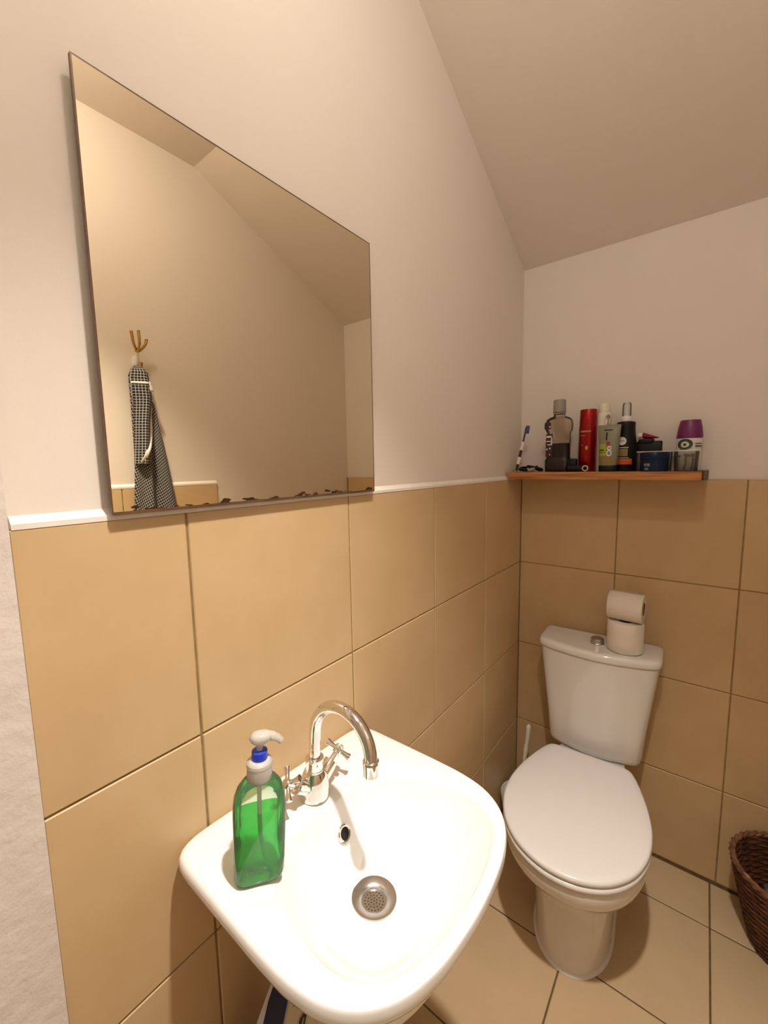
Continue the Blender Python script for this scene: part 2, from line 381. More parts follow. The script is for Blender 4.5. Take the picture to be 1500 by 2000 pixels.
# caulk beads on the tile tops
def bead(name, x0, x1, y0, y1, label):
    v, f = box(x0, x1, y0, y1, TT - 0.0015, TT + 0.013)
    v = [(x, y, z if not (z > TT and ((x0 < .5 and x == x1) or (x0 > .5 and x == x0))) else TT + 0.0045) for x, y, z in v]
    return structure(mesh(name, (v, f), M['bead'], smooth=False), label)
bead('trim_1', -PL, 0.0006, FRONT, 0.004, 'white caulk bead along the top of the tiles under the mirror')
bead('trim_2', W - PL - .0006, W, FRONT, -0.745, 'white caulk bead along the tile top below the towel')

# ------------------------------------------------------------------ lamps
def lamp(loc, m, label):
    t = thing('ceiling_lamp', label, 'lamp', loc)
    mesh('mounting_plate', lathe([(0.0, 0.0), (0.07, 0.0), (0.07, -0.012), (0.062, -0.018), (0.0, -0.018)], 36, False, False), M['white_pl'], t)
    mesh('lamp_holder', lathe([(0.0, -0.017), (0.022, -0.017), (0.02, -0.05), (0.0, -0.05)], 24, False, False), M['white_pl'], t)
    mesh('bulb', lathe([(0.0, -0.049), (0.014, -0.050), (0.024, -0.062), (0.036, -0.080), (0.040, -0.098), (0.036, -0.116), (0.022, -0.130), (0.0, -0.135)], 28, False, False), m, t)
def downlight(loc, m, label):
    t = thing('downlight', label, 'lamp', loc)
    mesh('housing', lathe([(0.0, 0.0), (0.052, 0.0), (0.052, -0.040), (0.046, -0.046), (0.0, -0.048)], 40, False, False), M['white_pl'], t, angle=35)
    mesh('bulb', lathe([(0.0, -0.050), (0.014, -0.052), (0.022, -0.066), (0.030, -0.080), (0.0315, -0.094), (0.027, -0.108), (0.016, -0.117), (0.0, -0.120)], 28, False, False), m, t)
    ld = bpy.data.lights.new('downlight_beam', 'SPOT'); ld.energy = SPOT_MAIN; ld.color = LAMP_COL; ld.spot_size = R(85); ld.spot_blend = 1.0; ld.shadow_soft_size = 0.028
    lo = bpy.data.objects.new('downlight_beam', ld); COL.objects.link(lo); lo.parent = t; lo.location = (0, 0, -0.135)
downlight((0.53, -1.29, CEIL), M['lamp'], 'white ceiling downlight with a small bulb above the washbasin')
lamp((0.58, -1.86, CEIL), M['lamp2'], 'bare bulb ceiling lamp in the hall outside the door')

# ------------------------------------------------------------------ mirror
mir = thing('mirror', 'square frameless wall mirror above the tiles, silvering flaked along its bottom edge', 'mirror', (0, 0, 0))
my0, my1, mz0, mz1, mx = -1.4215, -0.928, 1.3375, 1.8300, 0.0105
gl = mesh('glass', ([(0, 0, 0), (0, my1 - my0, 0), (0, my1 - my0, mz1 - mz0), (0, 0, mz1 - mz0)], [(0, 1, 2, 3)]), M['mirror'], mir, smooth=False, loc=(mx, my0, mz0))
# ground edge round the silvered face
e = 0.0016
mesh('edge', join(box(mx - .0055, mx + .0002, my0 - e, my0, mz0 - e, mz1 + e), box(mx - .0055, mx + .0002, my1, my1 + e, mz0 - e, mz1 + e),
                  box(mx - .0055, mx + .0002, my0, my1, mz1, mz1 + e), box(mx - .0055, mx + .0010, my0, my1, mz0 - 0.004, mz0)), M['edge'], mir, smooth=False)
mesh('backing', box(mx - .0055, mx - .0006, my0, my1, mz0, mz1), M['edge'], mir, smooth=False)
for yy in (my0 + .10, my1 - .10):
    mesh('fixing_pad', box(-PL, mx - .0055, yy - .02, yy + .02, mz0 + .2, mz0 + .24), M['white_pl'], mir, smooth=False)

# ------------------------------------------------------------------ washbasin (slightly out of level)
TILT = R(3.6)
sink = thing('washbasin', 'small white ceramic wall-hung washbasin with rounded front', 'washbasin', (0.0, -1.183, 0.8425), (-TILT, 0, 0))
# local: x outwards from wall, y along wall, z up
NB = 168
half_out = [(0.0, 0.0), (0.08, 0.0), (0.150, 0.0), (0.180, 0.003), (0.198, 0.014), (0.2045, 0.034), (0.2055, 0.08), (0.2055, 0.15), (0.205, 0.21), (0.202, 0.255), (0.192, 0.297), (0.170, 0.332), (0.135, 0.358), (0.09, 0.373), (0.045, 0.379), (0.0, 0.381)]
half_lip = [(0.0, 0.112), (0.04, 0.108), (0.075, 0.111), (0.105, 0.126), (0.130, 0.155), (0.147, 0.195), (0.158, 0.235), (0.160, 0.275), (0.150, 0.308), (0.124, 0.336), (0.085, 0.352), (0.04, 0.359), (0.0, 0.361)]
def poly(h):
    return [(b, a) for a, b in h] + [(b, -a) for a, b in h[-2:0:-1]]
def castpoly(pl, cx, cy, th):
    dx, dy = math.cos(th), math.sin(th); best = None; n = len(pl)
    for i in range(n):
        x1, y1 = pl[i]; x2, y2 = pl[(i + 1) % n]; ex, ey = x2 - x1, y2 - y1; den = dx * ey - dy * ex
        if abs(den) < 1e-12: continue
        t = ((x1 - cx) * ey - (y1 - cy) * ex) / den; s = ((x1 - cx) * dy - (y1 - cy) * dx) / den
        if t > 0 and -1e-9 <= s <= 1 + 1e-9 and (best is None or t > best): best = t
    return best
OUT = [(p.x, p.y) for p in catmull([(x, y, 0) for x, y in poly(half_out)], 6, True)]
LIP = [(p.x, p.y) for p in catmull([(x, y, 0) for x, y in poly(half_lip)], 6, True)]
DX, DY, DR, DC = 0.207, 0.003, 0.030, -0.108
# corners sampled more densely
ths = [2 * math.pi * j / NB for j in range(NB)]
rout = [castpoly(OUT, DX, DY, t) for t in ths]; rlip = [castpoly(LIP, DX, DY, t) for t in ths]
def ring(rad, c): return [(DX + rad[j] * math.cos(ths[j]), DY + rad[j] * math.sin(ths[j]), c[j] if isinstance(c, list) else c) for j in range(NB)]
def soapdish(x, y):
    d = math.hypot(x - 0.128, y + 0.142); t = min(max((0.052 - d) / 0.010, 0), 1); return -0.0028 * t * t * (3 - 2 * t)
loops = []
LZ = -0.011
for u in [0, 0.03, 0.08, 0.15, 0.23, 0.32, 0.41, 0.5, 0.59, 0.68, 0.76, 0.83, 0.89, 0.94, 0.975, 1.0]:
    rad, cc = [], []
    for j, t in enumerate(ths):
        back = max(0, -math.cos(t)); side = abs(math.sin(t))
        e_ = 2.6 - 1.35 * back ** 1.2
        rad.append(DR + (rlip[j] - DR) * u)
        c = DC + (LZ - DC) * (0.12 * u + 0.88 * u ** e_)
        cc.append(c)
    loops.append(ring(rad, cc))
for v, c in [(0.05, -0.0075), (0.11, -0.0042), (0.18, -0.0020), (0.27, -0.0008), (0.37, 0), (0.47, 0), (0.57, 0), (0.67, 0), (0.77, 0.0004), (0.86, 0.0004), (0.92, -0.0003), (0.96, -0.002), (0.985, -0.0050), (1.0, -0.010)]:
    rad = [rlip[j] + (rout[j] - rlip[j]) * v for j in range(NB)]
    l = ring(rad, c); loops.append([(x, y, z + (soapdish(x, y) if v < 0.9 else 0)) for x, y, z in l])
def inset(d, c): return ring([max(r_ - d, 0.03) for r_ in rout], c)
loops += [inset(0.0, -0.016), inset(0.002, -0.022), inset(0.007, -0.027), inset(0.014, -0.032), inset(0.022, -0.038)]
for k, c in [(1.10, -0.052), (1.02, -0.065), (0.9, -0.088), (0.72, -0.112), (0.5, -0.128), (0.3, -0.135)]:
    loops.append(ring([min(rlip[j] * k, rout[j] - 0.024) for j in range(NB)], c))
loops.append(ring([0.024] * NB, -0.138))
mesh('basin', loft(loops, False, True), M['ceramic'], sink, angle=60)
# waste
drain = mesh('drain_flange', lathe([(0.0345, -0.001), (0.0340, 0.0014), (0.030, 0.0012), (0.024, -0.0005), (0.0195, -0.0020), (0.0188, -0.0030), (0.0180, -0.0060), (0.0, -0.0062)], 56, False, False), M['steel'], sink, loc=(DX, DY, DC + 0.0012))
hv = []; hf = []
def hole(cx, cy):
    o = len(hv); k = 8
    hv.extend([(cx + 0.00105 * math.cos(2 * math.pi * i / k), cy + 0.00105 * math.sin(2 * math.pi * i / k), -0.00595) for i in range(k)]); hf.append(tuple(range(o, o + k)))
hole(0, 0)
for rr, n in ((0.0046, 6), (0.0092, 12), (0.0140, 18)):
    for i in range(n): hole(rr * math.cos(2 * math.pi * i / n + rr * 20), rr * math.sin(2 * math.pi * i / n + rr * 20))
h = mesh('strainer_hole', (hv, hf), M['dark'], drain, smooth=False); h['kind'] = 'stuff'
# overflow ring on the back slope of the bowl
ov = mesh('overflow_ring', join(*[lathe([(0.0088, 0.001), (0.0092, 0.0024), (0.0112, 0.0026), (0.0128, 0.0012), (0.0130, -0.002)], 36, False, False)]), M['chrome'], sink, loc=(0.1370, 0.010, -0.0490), rot=(0, R(58), 0))
mesh('overflow_hole', lathe([(0.0, -0.001), (0.0090, 0.0004)], 36, False, False), M['dark'], ov, smooth=False)
# trap pipe under the basin
mesh('waste_pipe', tube(catmull([(DX, DY, -0.134), (DX, DY, -0.22), (DX - 0.005, DY, -0.265), (DX - 0.045, DY, -0.285), (DX - 0.085, DY, -0.265), (DX - 0.1, DY, -0.225), (DX - 0.14, DY, -0.205), (0.004, DY, -0.205)], 5), 0.017, 18), M['white_pl'], sink)

# ------------------------------------------------------------------ mixer tap
tap = thing('mixer_tap', 'chrome swan-neck mixer tap with two cross-head handles on the washbasin', 'tap', (0, 0, 0))
tap.matrix_world = Matrix.Translation((0.0, -1.183, 0.8425)) @ Matrix.Rotation(-TILT, 4, 'X') @ Matrix.Translation((0.080, -0.004, 0.0))
mesh('body', lathe([(0.0, 0.0), (0.0255, 0.0), (0.0258, 0.003), (0.0250, 0.007), (0.0240, 0.016), (0.0228, 0.026), (0.0195, 0.036), (0.0165, 0.042), (0.0, 0.043)], 44, False, False), M['chrome'], tap)
col = mesh('collar', lathe([(0.0, 0.040), (0.0150, 0.040), (0.0158, 0.042), (0.0158, 0.045), (0.0148, 0.046), (0.0148, 0.058), (0.0156, 0.060), (0.0150, 0.064), (0.0105, 0.0655), (0.0, 0.0655)], 40, False, False), M['chrome'], tap)
r_ = 0.0605; h0 = 0.108
path = [(0, 0, 0.06), (0, 0, 0.085)] + [(r_ - r_ * math.cos(R(a)), 0, h0 + r_ * math.sin(R(a))) for a in range(0, 183, 6)]
sp = mesh('spout', tube(path, 0.0098, 24), M['chrome'], tap)
pe = Vector(path[-1]); pd = (Vector(path[-1]) - Vector(path[-2])).normalized()
mesh('aerator', tube([pe - pd * 0.004, pe - pd * 0.003, pe + pd * 0.0005, pe + pd * 0.001, pe + pd * 0.0185, pe + pd * 0.0195], [0.0108, 0.0122, 0.0124, 0.0117, 0.0117, 0.0108], 28), M['chrome'], sp, angle=30)
for s in (-1, 1):
    d = Vector((0, s * 0.80, 0.60)).normalized(); st = Vector((0, s * 0.012, 0.016))
    P_ = lambda t: st + d * t
    hd = mesh('handle', tube([P_(0), P_(0.010), P_(0.012), P_(0.034), P_(0.0345), P_(0.035), P_(0.050), P_(0.0505)], [0.0125, 0.0125, 0.0128, 0.0122, 0.0110, 0.0052, 0.0048, 0.0], 26), M['chrome'], tap, angle=30)
    c0 = P_(0.055); w1 = Vector((1, 0, 0)); w2 = d.cross(w1).normalized()
    q1 = (w1 * 0.75 + w2 * 0.66).normalized(); q2 = d.cross(q1).normalized()
    mesh('hub', tube([c0 - d * 0.008, c0 - d * 0.0075, c0 + d * 0.006, c0 + d * 0.0075, c0 + d * 0.008], [0.0055, 0.0072, 0.0072, 0.0055, 0.0], 20), M['chrome'], hd, angle=30)
    for q in (q1, -q1, q2, -q2):
        mesh('cross_arm', tube([c0 + q * 0.004, c0 + q * 0.009, c0 + q * 0.017, c0 + q * 0.0225, c0 + q * 0.024, c0 + q * 0.0243], [0.0034, 0.0034, 0.0042, 0.0056, 0.0056, 0.0046], 16), M['chrome'], hd, angle=30)

# ------------------------------------------------------------------ soap bottle
soap = thing('soap_bottle', 'pump bottle half full of bright green hand soap on the washbasin', 'soap bottle')
soap.matrix_world = Matrix.Translation((0.0, -1.183, 0.8425)) @ Matrix.Rotation(-TILT, 4, 'X') @ Matrix.Translation((0.1275, -0.1455, -0.0026)) @ Matrix.Rotation(R(57), 4, 'Z')
# local: x = width (towards spout), y = depth (front = -y ... facing the door), z up
def sect(hw, hd_, z, n=48, p=3.6, ox=0.0):
    out = []
    for j in range(n):
        t = 2 * math.pi * j / n; c, s = math.cos(t), math.sin(t)
        out.append((ox + hw * math.copysign(abs(c) ** (2 / p), c), hd_ * math.copysign(abs(s) ** (2 / p), s), z))
    return out
prof = [(0.026, 0.0165, 0.0), (0.0295, 0.0195, 0.003), (0.0315, 0.0215, 0.010), (0.0325, 0.0225, 0.03), (0.0330, 0.0230, 0.06), (0.0335, 0.0230, 0.085), (0.0335, 0.0225, 0.100), (0.0320, 0.0210, 0.112), (0.0280, 0.0185, 0.124), (0.0220, 0.0165, 0.132), (0.0160, 0.0150, 0.137)]
pw = [4, 4, 4, 4, 4, 3.6, 3.2, 2.8, 2.4, 2.1, 2.0]
mesh('bottle', loft([sect(a, b, z, 56, q) for (a, b, z), q in zip(prof, pw)], True, True), M['soap_skin'], soap, angle=70)
lq = [(a - 0.0014, b - 0.0014, max(z, 0.0018)) for a, b, z in prof if z <= 0.09]
mesh('liquid_soap', loft([sect(a, b, z, 56, q) for (a, b, z), q in zip(lq, pw)], True, True), M['soap_liq'], soap, angle=60)
mesh('dip_tube', tube(catmull([(0, 0, 0.135), (0.0, 0, 0.09), (0.002, 0, 0.05), (0.008, 0, 0.02), (0.016, 0, 0.006)], 6), 0.0028, 12), M['frost'], soap)
col2 = mesh('collar', lathe([(0.0, 0.134), (0.0158, 0.134), (0.0165, 0.136), (0.0160, 0.152), (0.0168, 0.153), (0.0165, 0.157), (0.0125, 0.1605), (0.0, 0.1605)], 40, False, False), M['frost'], soap, angle=30)
mesh('collar_core', lathe([(0.0, 0.1345), (0.0135, 0.1345), (0.0135, 0.158), (0.0, 0.159)], 32, False, False), M['white_pl'], col2, angle=30)
mesh('lock_ring', lathe([(0.0, 0.1600), (0.0100, 0.1600), (0.0104, 0.1650), (0.0100, 0.1710), (0.0068, 0.1725), (0.0, 0.1725)], 32, False, False), M['blue'], soap, angle=35)
ph = mesh('pump_head', loft([sect(a, b, z, 36, 2.2, ox) for a, b, z, ox in [(0.009, 0.0088, 0.1825, 0.0), (0.0120, 0.0105, 0.1845, 0.001), (0.0150, 0.0112, 0.1885, 0.002), (0.0140, 0.0105, 0.1925, 0.002), (0.0095, 0.0070, 0.1955, 0.001), (0.002, 0.002, 0.1965, 0.0)]], True, True), M['frost'], soap, angle=70)
mesh('stem', tube([(0, 0, 0.160), (0, 0, 0.188)], 0.0042, 20), M['frost'], ph)
mesh('nozzle', tube(catmull([(0.004, 0, 0.1900), (0.014, 0, 0.1885), (0.022, 0, 0.1845), (0.0275, 0, 0.1795)], 5), [0.0076] * 4 + [0.0070] * 4 + [0.0062] * 4 + [0.0056] * 3 + [0.0052], 20, True, 0.85), M['frost'], ph)

# ------------------------------------------------------------------ toilet
toi = thing('toilet', 'white close-coupled toilet with its lid closed against the tiled end wall', 'toilet', (0.305, 0.0, 0.0), (0, 0, R(3.0)))
# local: x across, -y away from the wall
def outline(prof_, z, n=96):
    """prof_: list of (v, halfwidth) from back to front; closed smooth outline"""
    right = [(hw, -v, 0) for v, hw in prof_]; left = [(-hw, -v, 0) for v, hw in reversed(prof_) if hw > 1e-6]
    pts = catmull(right + left, 6, True)
    # resample by arc length
    L_ = [0.0]
    for i in range(len(pts)): L_.append(L_[-1] + (pts[(i + 1) % len(pts)] - pts[i]).length)
    out = []; k = 0
    for j in range(n):
        s = L_[-1] * j / n
        while L_[k + 1] < s: k += 1
        t = (s - L_[k]) / max(L_[k + 1] - L_[k], 1e-9); p = pts[k].lerp(pts[(k + 1) % len(pts)], t); out.append((p.x, p.y, z))
    return out
LID = [(0.207, 0.0), (0.207, 0.07), (0.209, 0.105), (0.219, 0.122), (0.25, 0.138), (0.30, 0.156), (0.36, 0.173), (0.42, 0.1835), (0.47, 0.1855), (0.52, 0.180), (0.57, 0.164), (0.61, 0.141), (0.645, 0.108), (0.668, 0.070), (0.680, 0.034), (0.683, 0.0)]
def shrink(pr, d, cv=0.45): return [(cv + (v - cv) * (1 - d / 0.235), hw * (1 - d / 0.185)) for v, hw in pr]
mesh('lid', loft([outline(shrink(LID, d), z) for d, z in [(0.012, 0.4110), (0.007, 0.4110), (0.0015, 0.4130), (0.0, 0.4180), (0.0015, 0.4235), (0.006, 0.4262), (0.02, 0.4275), (0.06, 0.4285), (0.12, 0.429)]], True, True), M['seat'], toi, angle=60)
mesh('seat', loft([outline(shrink(LID, d), z) for d, z in [(0.006, 0.3930), (0.001, 0.3950), (0.0, 0.3985), (0.0005, 0.4040), (0.004, 0.4070), (0.009, 0.4080), (0.02, 0.4080)]], True, True), M['seat'], toi, angle=60)
for s in (-1, 1):
    mesh('hinge', tube([(s * 0.055, -0.203, 0.404), (s * 0.095, -0.203, 0.404)], 0.008, 18), M['seat'], toi, angle=30)
def panprof(back, bw, maxw, maxv, front):
    pr = [(back, 0.0), (back, bw * 0.6), (back + 0.006, bw * 0.92), (back + 0.03, bw)]
    m_ = back + 0.03
    for k in (0.35, 0.7):
        v = m_ + (maxv - m_) * k; t = k * k * (3 - 2 * k); pr.append((v, bw + (maxw - bw) * t))
    pr.append((maxv, maxw))
    for a in (20, 38, 55, 70, 82): pr.append((maxv + (front - maxv) * math.sin(R(a)), maxw * math.cos(R(a)) ** 0.92))
    pr.append((front, 0.0)); return pr
pl = [panprof(0.06, 0.098, 0.104, 0.40, 0.552), panprof(0.06, 0.097, 0.103, 0.40, 0.549), panprof(0.06, 0.096, 0.103, 0.40, 0.545), panprof(0.06, 0.097, 0.106, 0.40, 0.543), panprof(0.06, 0.098, 0.111, 0.41, 0.545),
      panprof(0.06, 0.098, 0.116, 0.42, 0.550), panprof(0.055, 0.097, 0.126, 0.43, 0.568), panprof(0.05, 0.095, 0.140, 0.44, 0.592), panprof(0.045, 0.092, 0.157, 0.45, 0.622), panprof(0.04, 0.090, 0.170, 0.455, 0.648), panprof(0.04, 0.088, 0.1775, 0.46, 0.666), panprof(0.04, 0.086, 0.180, 0.46, 0.674), panprof(0.04, 0.086, 0.180, 0.46, 0.675), panprof(0.042, 0.084, 0.177, 0.46, 0.671)]
zs = [0.0, 0.012, 0.04, 0.10, 0.18, 0.215, 0.240, 0.262, 0.287, 0.313, 0.340, 0.365, 0.384, 0.3905]
mesh('pan', loft([outline(p, z) for p, z in zip(pl, zs)], True, True), M['ceramic2'], toi, angle=70)
sl = [outline(panprof(0.058, 0.100, 0.104 + d, 0.40, 0.552 + d), z) for d, z in [(0.005, 0.0), (0.005, 0.0015), (0.002, 0.005), (-0.003, 0.007)]]
mesh('sealant_bead', loft(sl, True, True), M['white_pl'], toi)
def cist(hw, back, side, front, z, cr=0.05):
    """rounded plan: straight back, bowed front"""
    pr = [(back, 0.0), (back, hw * 0.55), (back, hw - 0.012), (back + 0.004, hw - 0.003), (back + 0.014, hw), ((back + side) / 2, hw), (side - cr * 0.75, hw - 0.0008), (side - cr * 0.25, hw - cr * 0.16), (side, hw - cr * 0.55), (side + (front - side) * 0.40, hw - cr * 1.25), (side + (front - side) * 0.80, hw * 0.36), (front, 0.0)]
    return outline(pr, z, 120)
cl = [cist(0.120, 0.022, 0.132, 0.150, 0.390), cist(0.134, 0.016, 0.143, 0.161, 0.3915), cist(0.1415, 0.014, 0.149, 0.167, 0.398), cist(0.1450, 0.013, 0.152, 0.170, 0.412), cist(0.152, 0.013, 0.154, 0.174, 0.50), cist(0.166, 0.013, 0.158, 0.182, 0.62), cist(0.180, 0.013, 0.162, 0.189, 0.741)]
mesh('cistern', loft(cl, True, True), M['ceramic2'], toi, angle=60)
ll = [cist(0.179, 0.013, 0.162, 0.189, 0.7425), cist(0.1825, 0.012, 0.1635, 0.1925, 0.7435), cist(0.1855, 0.011, 0.165, 0.195, 0.750), cist(0.1855, 0.011, 0.165, 0.195, 0.760), cist(0.1835, 0.0125, 0.163, 0.193, 0.7665), cist(0.176, 0.016, 0.159, 0.188, 0.7695), cist(0.165, 0.024, 0.149, 0.178, 0.7702), cist(0.155, 0.030, 0.140, 0.166, 0.7690)]
mesh('cistern_lid', loft(ll, True, True), M['ceramic2'], toi, angle=60)
mesh('flush_button', lathe([(0.0, 0.7685), (0.0215, 0.7685), (0.0218, 0.7720), (0.0205, 0.7735), (0.0200, 0.7850), (0.0185, 0.7880), (0.0165, 0.7890), (0.0, 0.7885)], 36, False, False), M['steel'], toi, loc=(-0.003, -0.098, 0), angle=35)

# ------------------------------------------------------------------ toilet rolls
def roll(label, mtx, h_, rad, group):
    t = thing('toilet_roll', label, 'toilet roll', group=group); t.matrix_world = mtx
    mesh('paper', lathe([(0.021, 0.001), (rad - 0.003, 0.0), (rad, 0.003), (rad + 0.0004, h_ * 0.3), (rad, h_ * 0.6), (rad, h_ - 0.003), (rad - 0.003, h_), (0.021, h_ - 0.001), (0.021, 0.001)], 48, False, False), M['paper'], t, angle=45)
    mesh('core', lathe([(0.0212, 0.0), (0.0212, h_), (0.0200, h_), (0.0200, 0.0), (0.0212, 0.0)], 32, False, False), M['card'], t)
    mesh('core_shade', lathe([(0.0, 0.012), (0.0200, 0.012)], 32, False, False), M['card'], t)
    a = R(-60)
    tl = mesh('loose_sheet', (lambda k: ([((rad + 0.0007 + 0.0012 * max(0, i - 7) / 4) * math.cos(a + i * 0.07), (rad + 0.0007 + 0.0012 * max(0, i - 7) / 4) * math.sin(a + i * 0.07), z) for i in range(12) for z in (0.002, h_ - 0.002)], [(2 * i, 2 * i + 2, 2 * i + 3, 2 * i + 1) for i in range(11)]))(0), M['paper'], t)
    return t
roll('white toilet roll standing upright on the cistern', Matrix.Translation((0.388, -0.100, 0.7704)) @ Matrix.Rotation(R(10), 4, 'Z'), 0.098, 0.0525, None)
roll('white toilet roll lying on its side on top of the upright roll', Matrix.Translation((0.388, -0.098, 0.8684 + 0.0475)) @ Matrix.Rotation(R(-3), 4, 'Z') @ Matrix.Rotation(R(90), 4, 'Y') @ Matrix.Rotation(R(200), 4, 'Z') @ Matrix.Translation((0, 0, -0.0495)), 0.099, 0.0470, None)

# ------------------------------------------------------------------ toilet brush and holder
hol = thing('brush_holder', 'round white toilet brush pot on the floor between toilet and corner', 'brush holder', (0.073, -0.165, 0.0))
mesh('pot', lathe([(0.0, 0.0), (0.050, 0.0), (0.054, 0.004), (0.058, 0.05), (0.066, 0.105), (0.0685, 0.130), (0.0670, 0.133), (0.0645, 0.130), (0.055, 0.05), (0.045, 0.008), (0.0, 0.008)], 44, False, False), M['white_pl'], hol, angle=50)
bru = thing('toilet_brush', 'white toilet brush with its handle leaning into the tiled corner', 'brush', (0.075, -0.160, 0.010))
hp = catmull([(0, 0, 0.085), (0.004, 0.008, 0.17), (0.009, 0.016, 0.26), (0.014, 0.024, 0.33), (0.018, 0.030, 0.392)], 6)
hr = [0.0045 + 0.004 * max(0, min(1, (p.z - 0.22) / 0.06)) - (0.002 if 0.315 < p.z < 0.33 else 0) for p in hp]; hr[-1] = 0.003
mesh('handle', tube(hp, hr, 16), M['cream_pl'], bru)
mesh('bristles', lathe([(0.0, 0.0), (0.022, 0.002), (0.033, 0.02), (0.034, 0.05), (0.026, 0.078), (0.006, 0.09), (0.0, 0.09)], 28, False, False), M['white_pl'], bru)

# ------------------------------------------------------------------ shelf
she = thing('wall_shelf', 'short orange pine shelf board above the toilet with a dark stained end', 'shelf', (0, 0, 0))
ZS = 1.3558
v = [(0.0015, -0.152), (0.5600, -0.152), (0.5600, 0.0075), (0.0015, 0.0075)]
mesh('board', ([(x, y, 1.3312) for x, y in v] + [(x, y, ZS) for x, y in v], [(0, 1, 2, 3), (4, 5, 6, 7), (0, 1, 5, 4), (1, 2, 6, 5), (2, 3, 7, 6), (3, 0, 4, 7)]), M['pine'], she, smooth=False)
v2 = [(0.5600, -0.1525), (0.5655, -0.1525), (0.5760, 0.0075), (0.5600, 0.0075)]
mesh('end_strip', ([(x, y, 1.3310) for x, y in v2] + [(x, y, ZS + 0.0006) for x, y in v2], [(0, 1, 2, 3), (4, 5, 6, 7), (0, 1, 5, 4), (1, 2, 6, 5), (2, 3, 7, 6), (3, 0, 4, 7)]), M['stain'], she, smooth=False)
mesh('back_strip', box(0.505, 0.560, -0.135, 0.0075, ZS - 0.001, ZS + 0.0006), M['stain'], she, smooth=False)

# toothbrush leaning in the corner
tb = thing('toothbrush', 'blue and maroon toothbrush with white grips leaning in the shelf corner', 'toothbrush', (0.018, -0.108, ZS))
ax = lambda t: Vector((0.000 + 0.024 * t, 0.0 + 0.030 * t, 0.0052 + 0.158 * t))
mesh('handle', tube([ax(t) for t in (0, .02, .15, .3, .5, .62, .72, .85, 0.97, 1.0)], [.003, .0045, .0048, .0052, .005, .0042, .0028, .0030, .0045, .003], 14), M['brush_dk'], tb)
mesh('grip', tube([ax(t) for t in (0.46, .48, .64, .66)], [.0049, .0062, .0054, .0042], 14), M['white_pl'], tb)
mesh('grip', tube([ax(t) for t in (0.14, .16, .29, .31)], [.0047, .0058, .0060, .005], 14), M['white_pl'], tb)
bh = ax(0.92)
mesh('bristles', xf(box(-0.005, 0.005, -0.005, 0.005, -0.014, 0.014), Matrix.Translation(bh + Vector((0.0075, -0.004, 0.002))) @ Matrix.Rotation(R(8), 4, 'Y')), M['tip'], tb, smooth=False)

# coiled black cord
cd_ = thing('hair_tie_coil', 'small heap of coiled black cord on the shelf beside the toothbrush', 'cord', (0.075, -0.090, ZS))
pts = []
for i in range(34):
    t = i / 33; a = t * 2 * math.pi * 2.6
    pts.append((-0.045 + 0.075 * t + 0.017 * math.cos(a), 0.012 * math.sin(a) - 0.008, 0.006 + 0.017 * (0.5 + 0.5 * math.sin(a * 0.73 + 1)) * (0.5 + t * .5)))
mesh('cord', tube(catmull(pts, 4), 0.0052, 10), M['black'], cd_)
mesh('clip', xf(lathe([(0.0, -0.014), (0.006, -0.012), (0.007, 0.0), (0.006, 0.012), (0.0, 0.014)], 16, False, False), Matrix.Translation((0.002, -0.030, 0.0075)) @ Matrix.Rotation(R(80), 4, 'Y')), M['grey_pl'], cd_)

# mouthwash
mw = thing('mouthwash_bottle', 'clear waisted mouthwash bottle half full of dark purple liquid with grey cap', 'bottle', (0.157, -0.083, ZS))
def sq(hw, hd_, z, p=3.2): return sect(hw, hd_, z, 44, p)
mesh('body', loft([sq(*a) for a in [(0.038, 0.024, 0.0), (0.0420, 0.028, 0.003), (0.0425, 0.0285, 0.010), (0.0425, 0.0285, 0.040), (0.0385, 0.0255, 0.046), (0.0375, 0.0250, 0.052), (0.0375, 0.0250, 0.134), (0.0415, 0.0275, 0.140), (0.0435, 0.029, 0.147), (0.0435, 0.029, 0.168), (0.0405, 0.027, 0.180), (0.030, 0.021, 0.187), (0.0195, 0.0175, 0.1905), (0.0172, 0.0172, 0.193), (0.0172, 0.0172, 0.203)]], True, True), M['tint_pl'], mw, angle=50)
mesh('mouthwash', loft([sq(*a) for a in [(0.037, 0.023, 0.0015), (0.0408, 0.0268, 0.004), (0.0413, 0.0273, 0.010), (0.0413, 0.0273, 0.040), (0.0373, 0.0243, 0.046), (0.0363, 0.0238, 0.052), (0.0363, 0.0238, 0.098)]], True, True), M['mouth_liq'], mw, angle=50)
mesh('cap', lathe([(0.0, 0.204), (0.0205, 0.204), (0.0210, 0.206), (0.0205, 0.243), (0.0190, 0.2465), (0.0, 0.2470)], 40, False, False), M['grey_pl'], mw, angle=40)
mesh('neck_ring', lathe([(0.0172, 0.198), (0.0205, 0.1985), (0.0205, 0.202), (0.0172, 0.2025)], 32, False, False), M['grey_pl'], mw, angle=40)
def flat(x0, x1, z0, z1, y): return ([(x0, y, z0), (x1, y, z0), (x1, y, z1), (x0, y, z1)], [(0, 1, 2, 3)])
lb = mesh('label', flat(-0.036, -0.013, 0.052, 0.130, -0.0262), M['purple_print'], mw, smooth=False)
mesh('label_letters', join(flat(-0.0345, -0.0145, 0.118, 0.124, -0.0266), flat(-0.0185, -0.0145, 0.092, 0.122, -0.0266), flat(-0.0345, -0.016, 0.104, 0.107, -0.0266), flat(-0.030, -0.016, 0.092, 0.0955, -0.0266), flat(-0.0345, -0.029, 0.076, 0.080, -0.0266), flat(-0.024, -0.020, 0.078, 0.084, -0.0266), flat(-0.023, -0.020, 0.057, 0.061, -0.0266)), M['white_print'], lb, smooth=False)
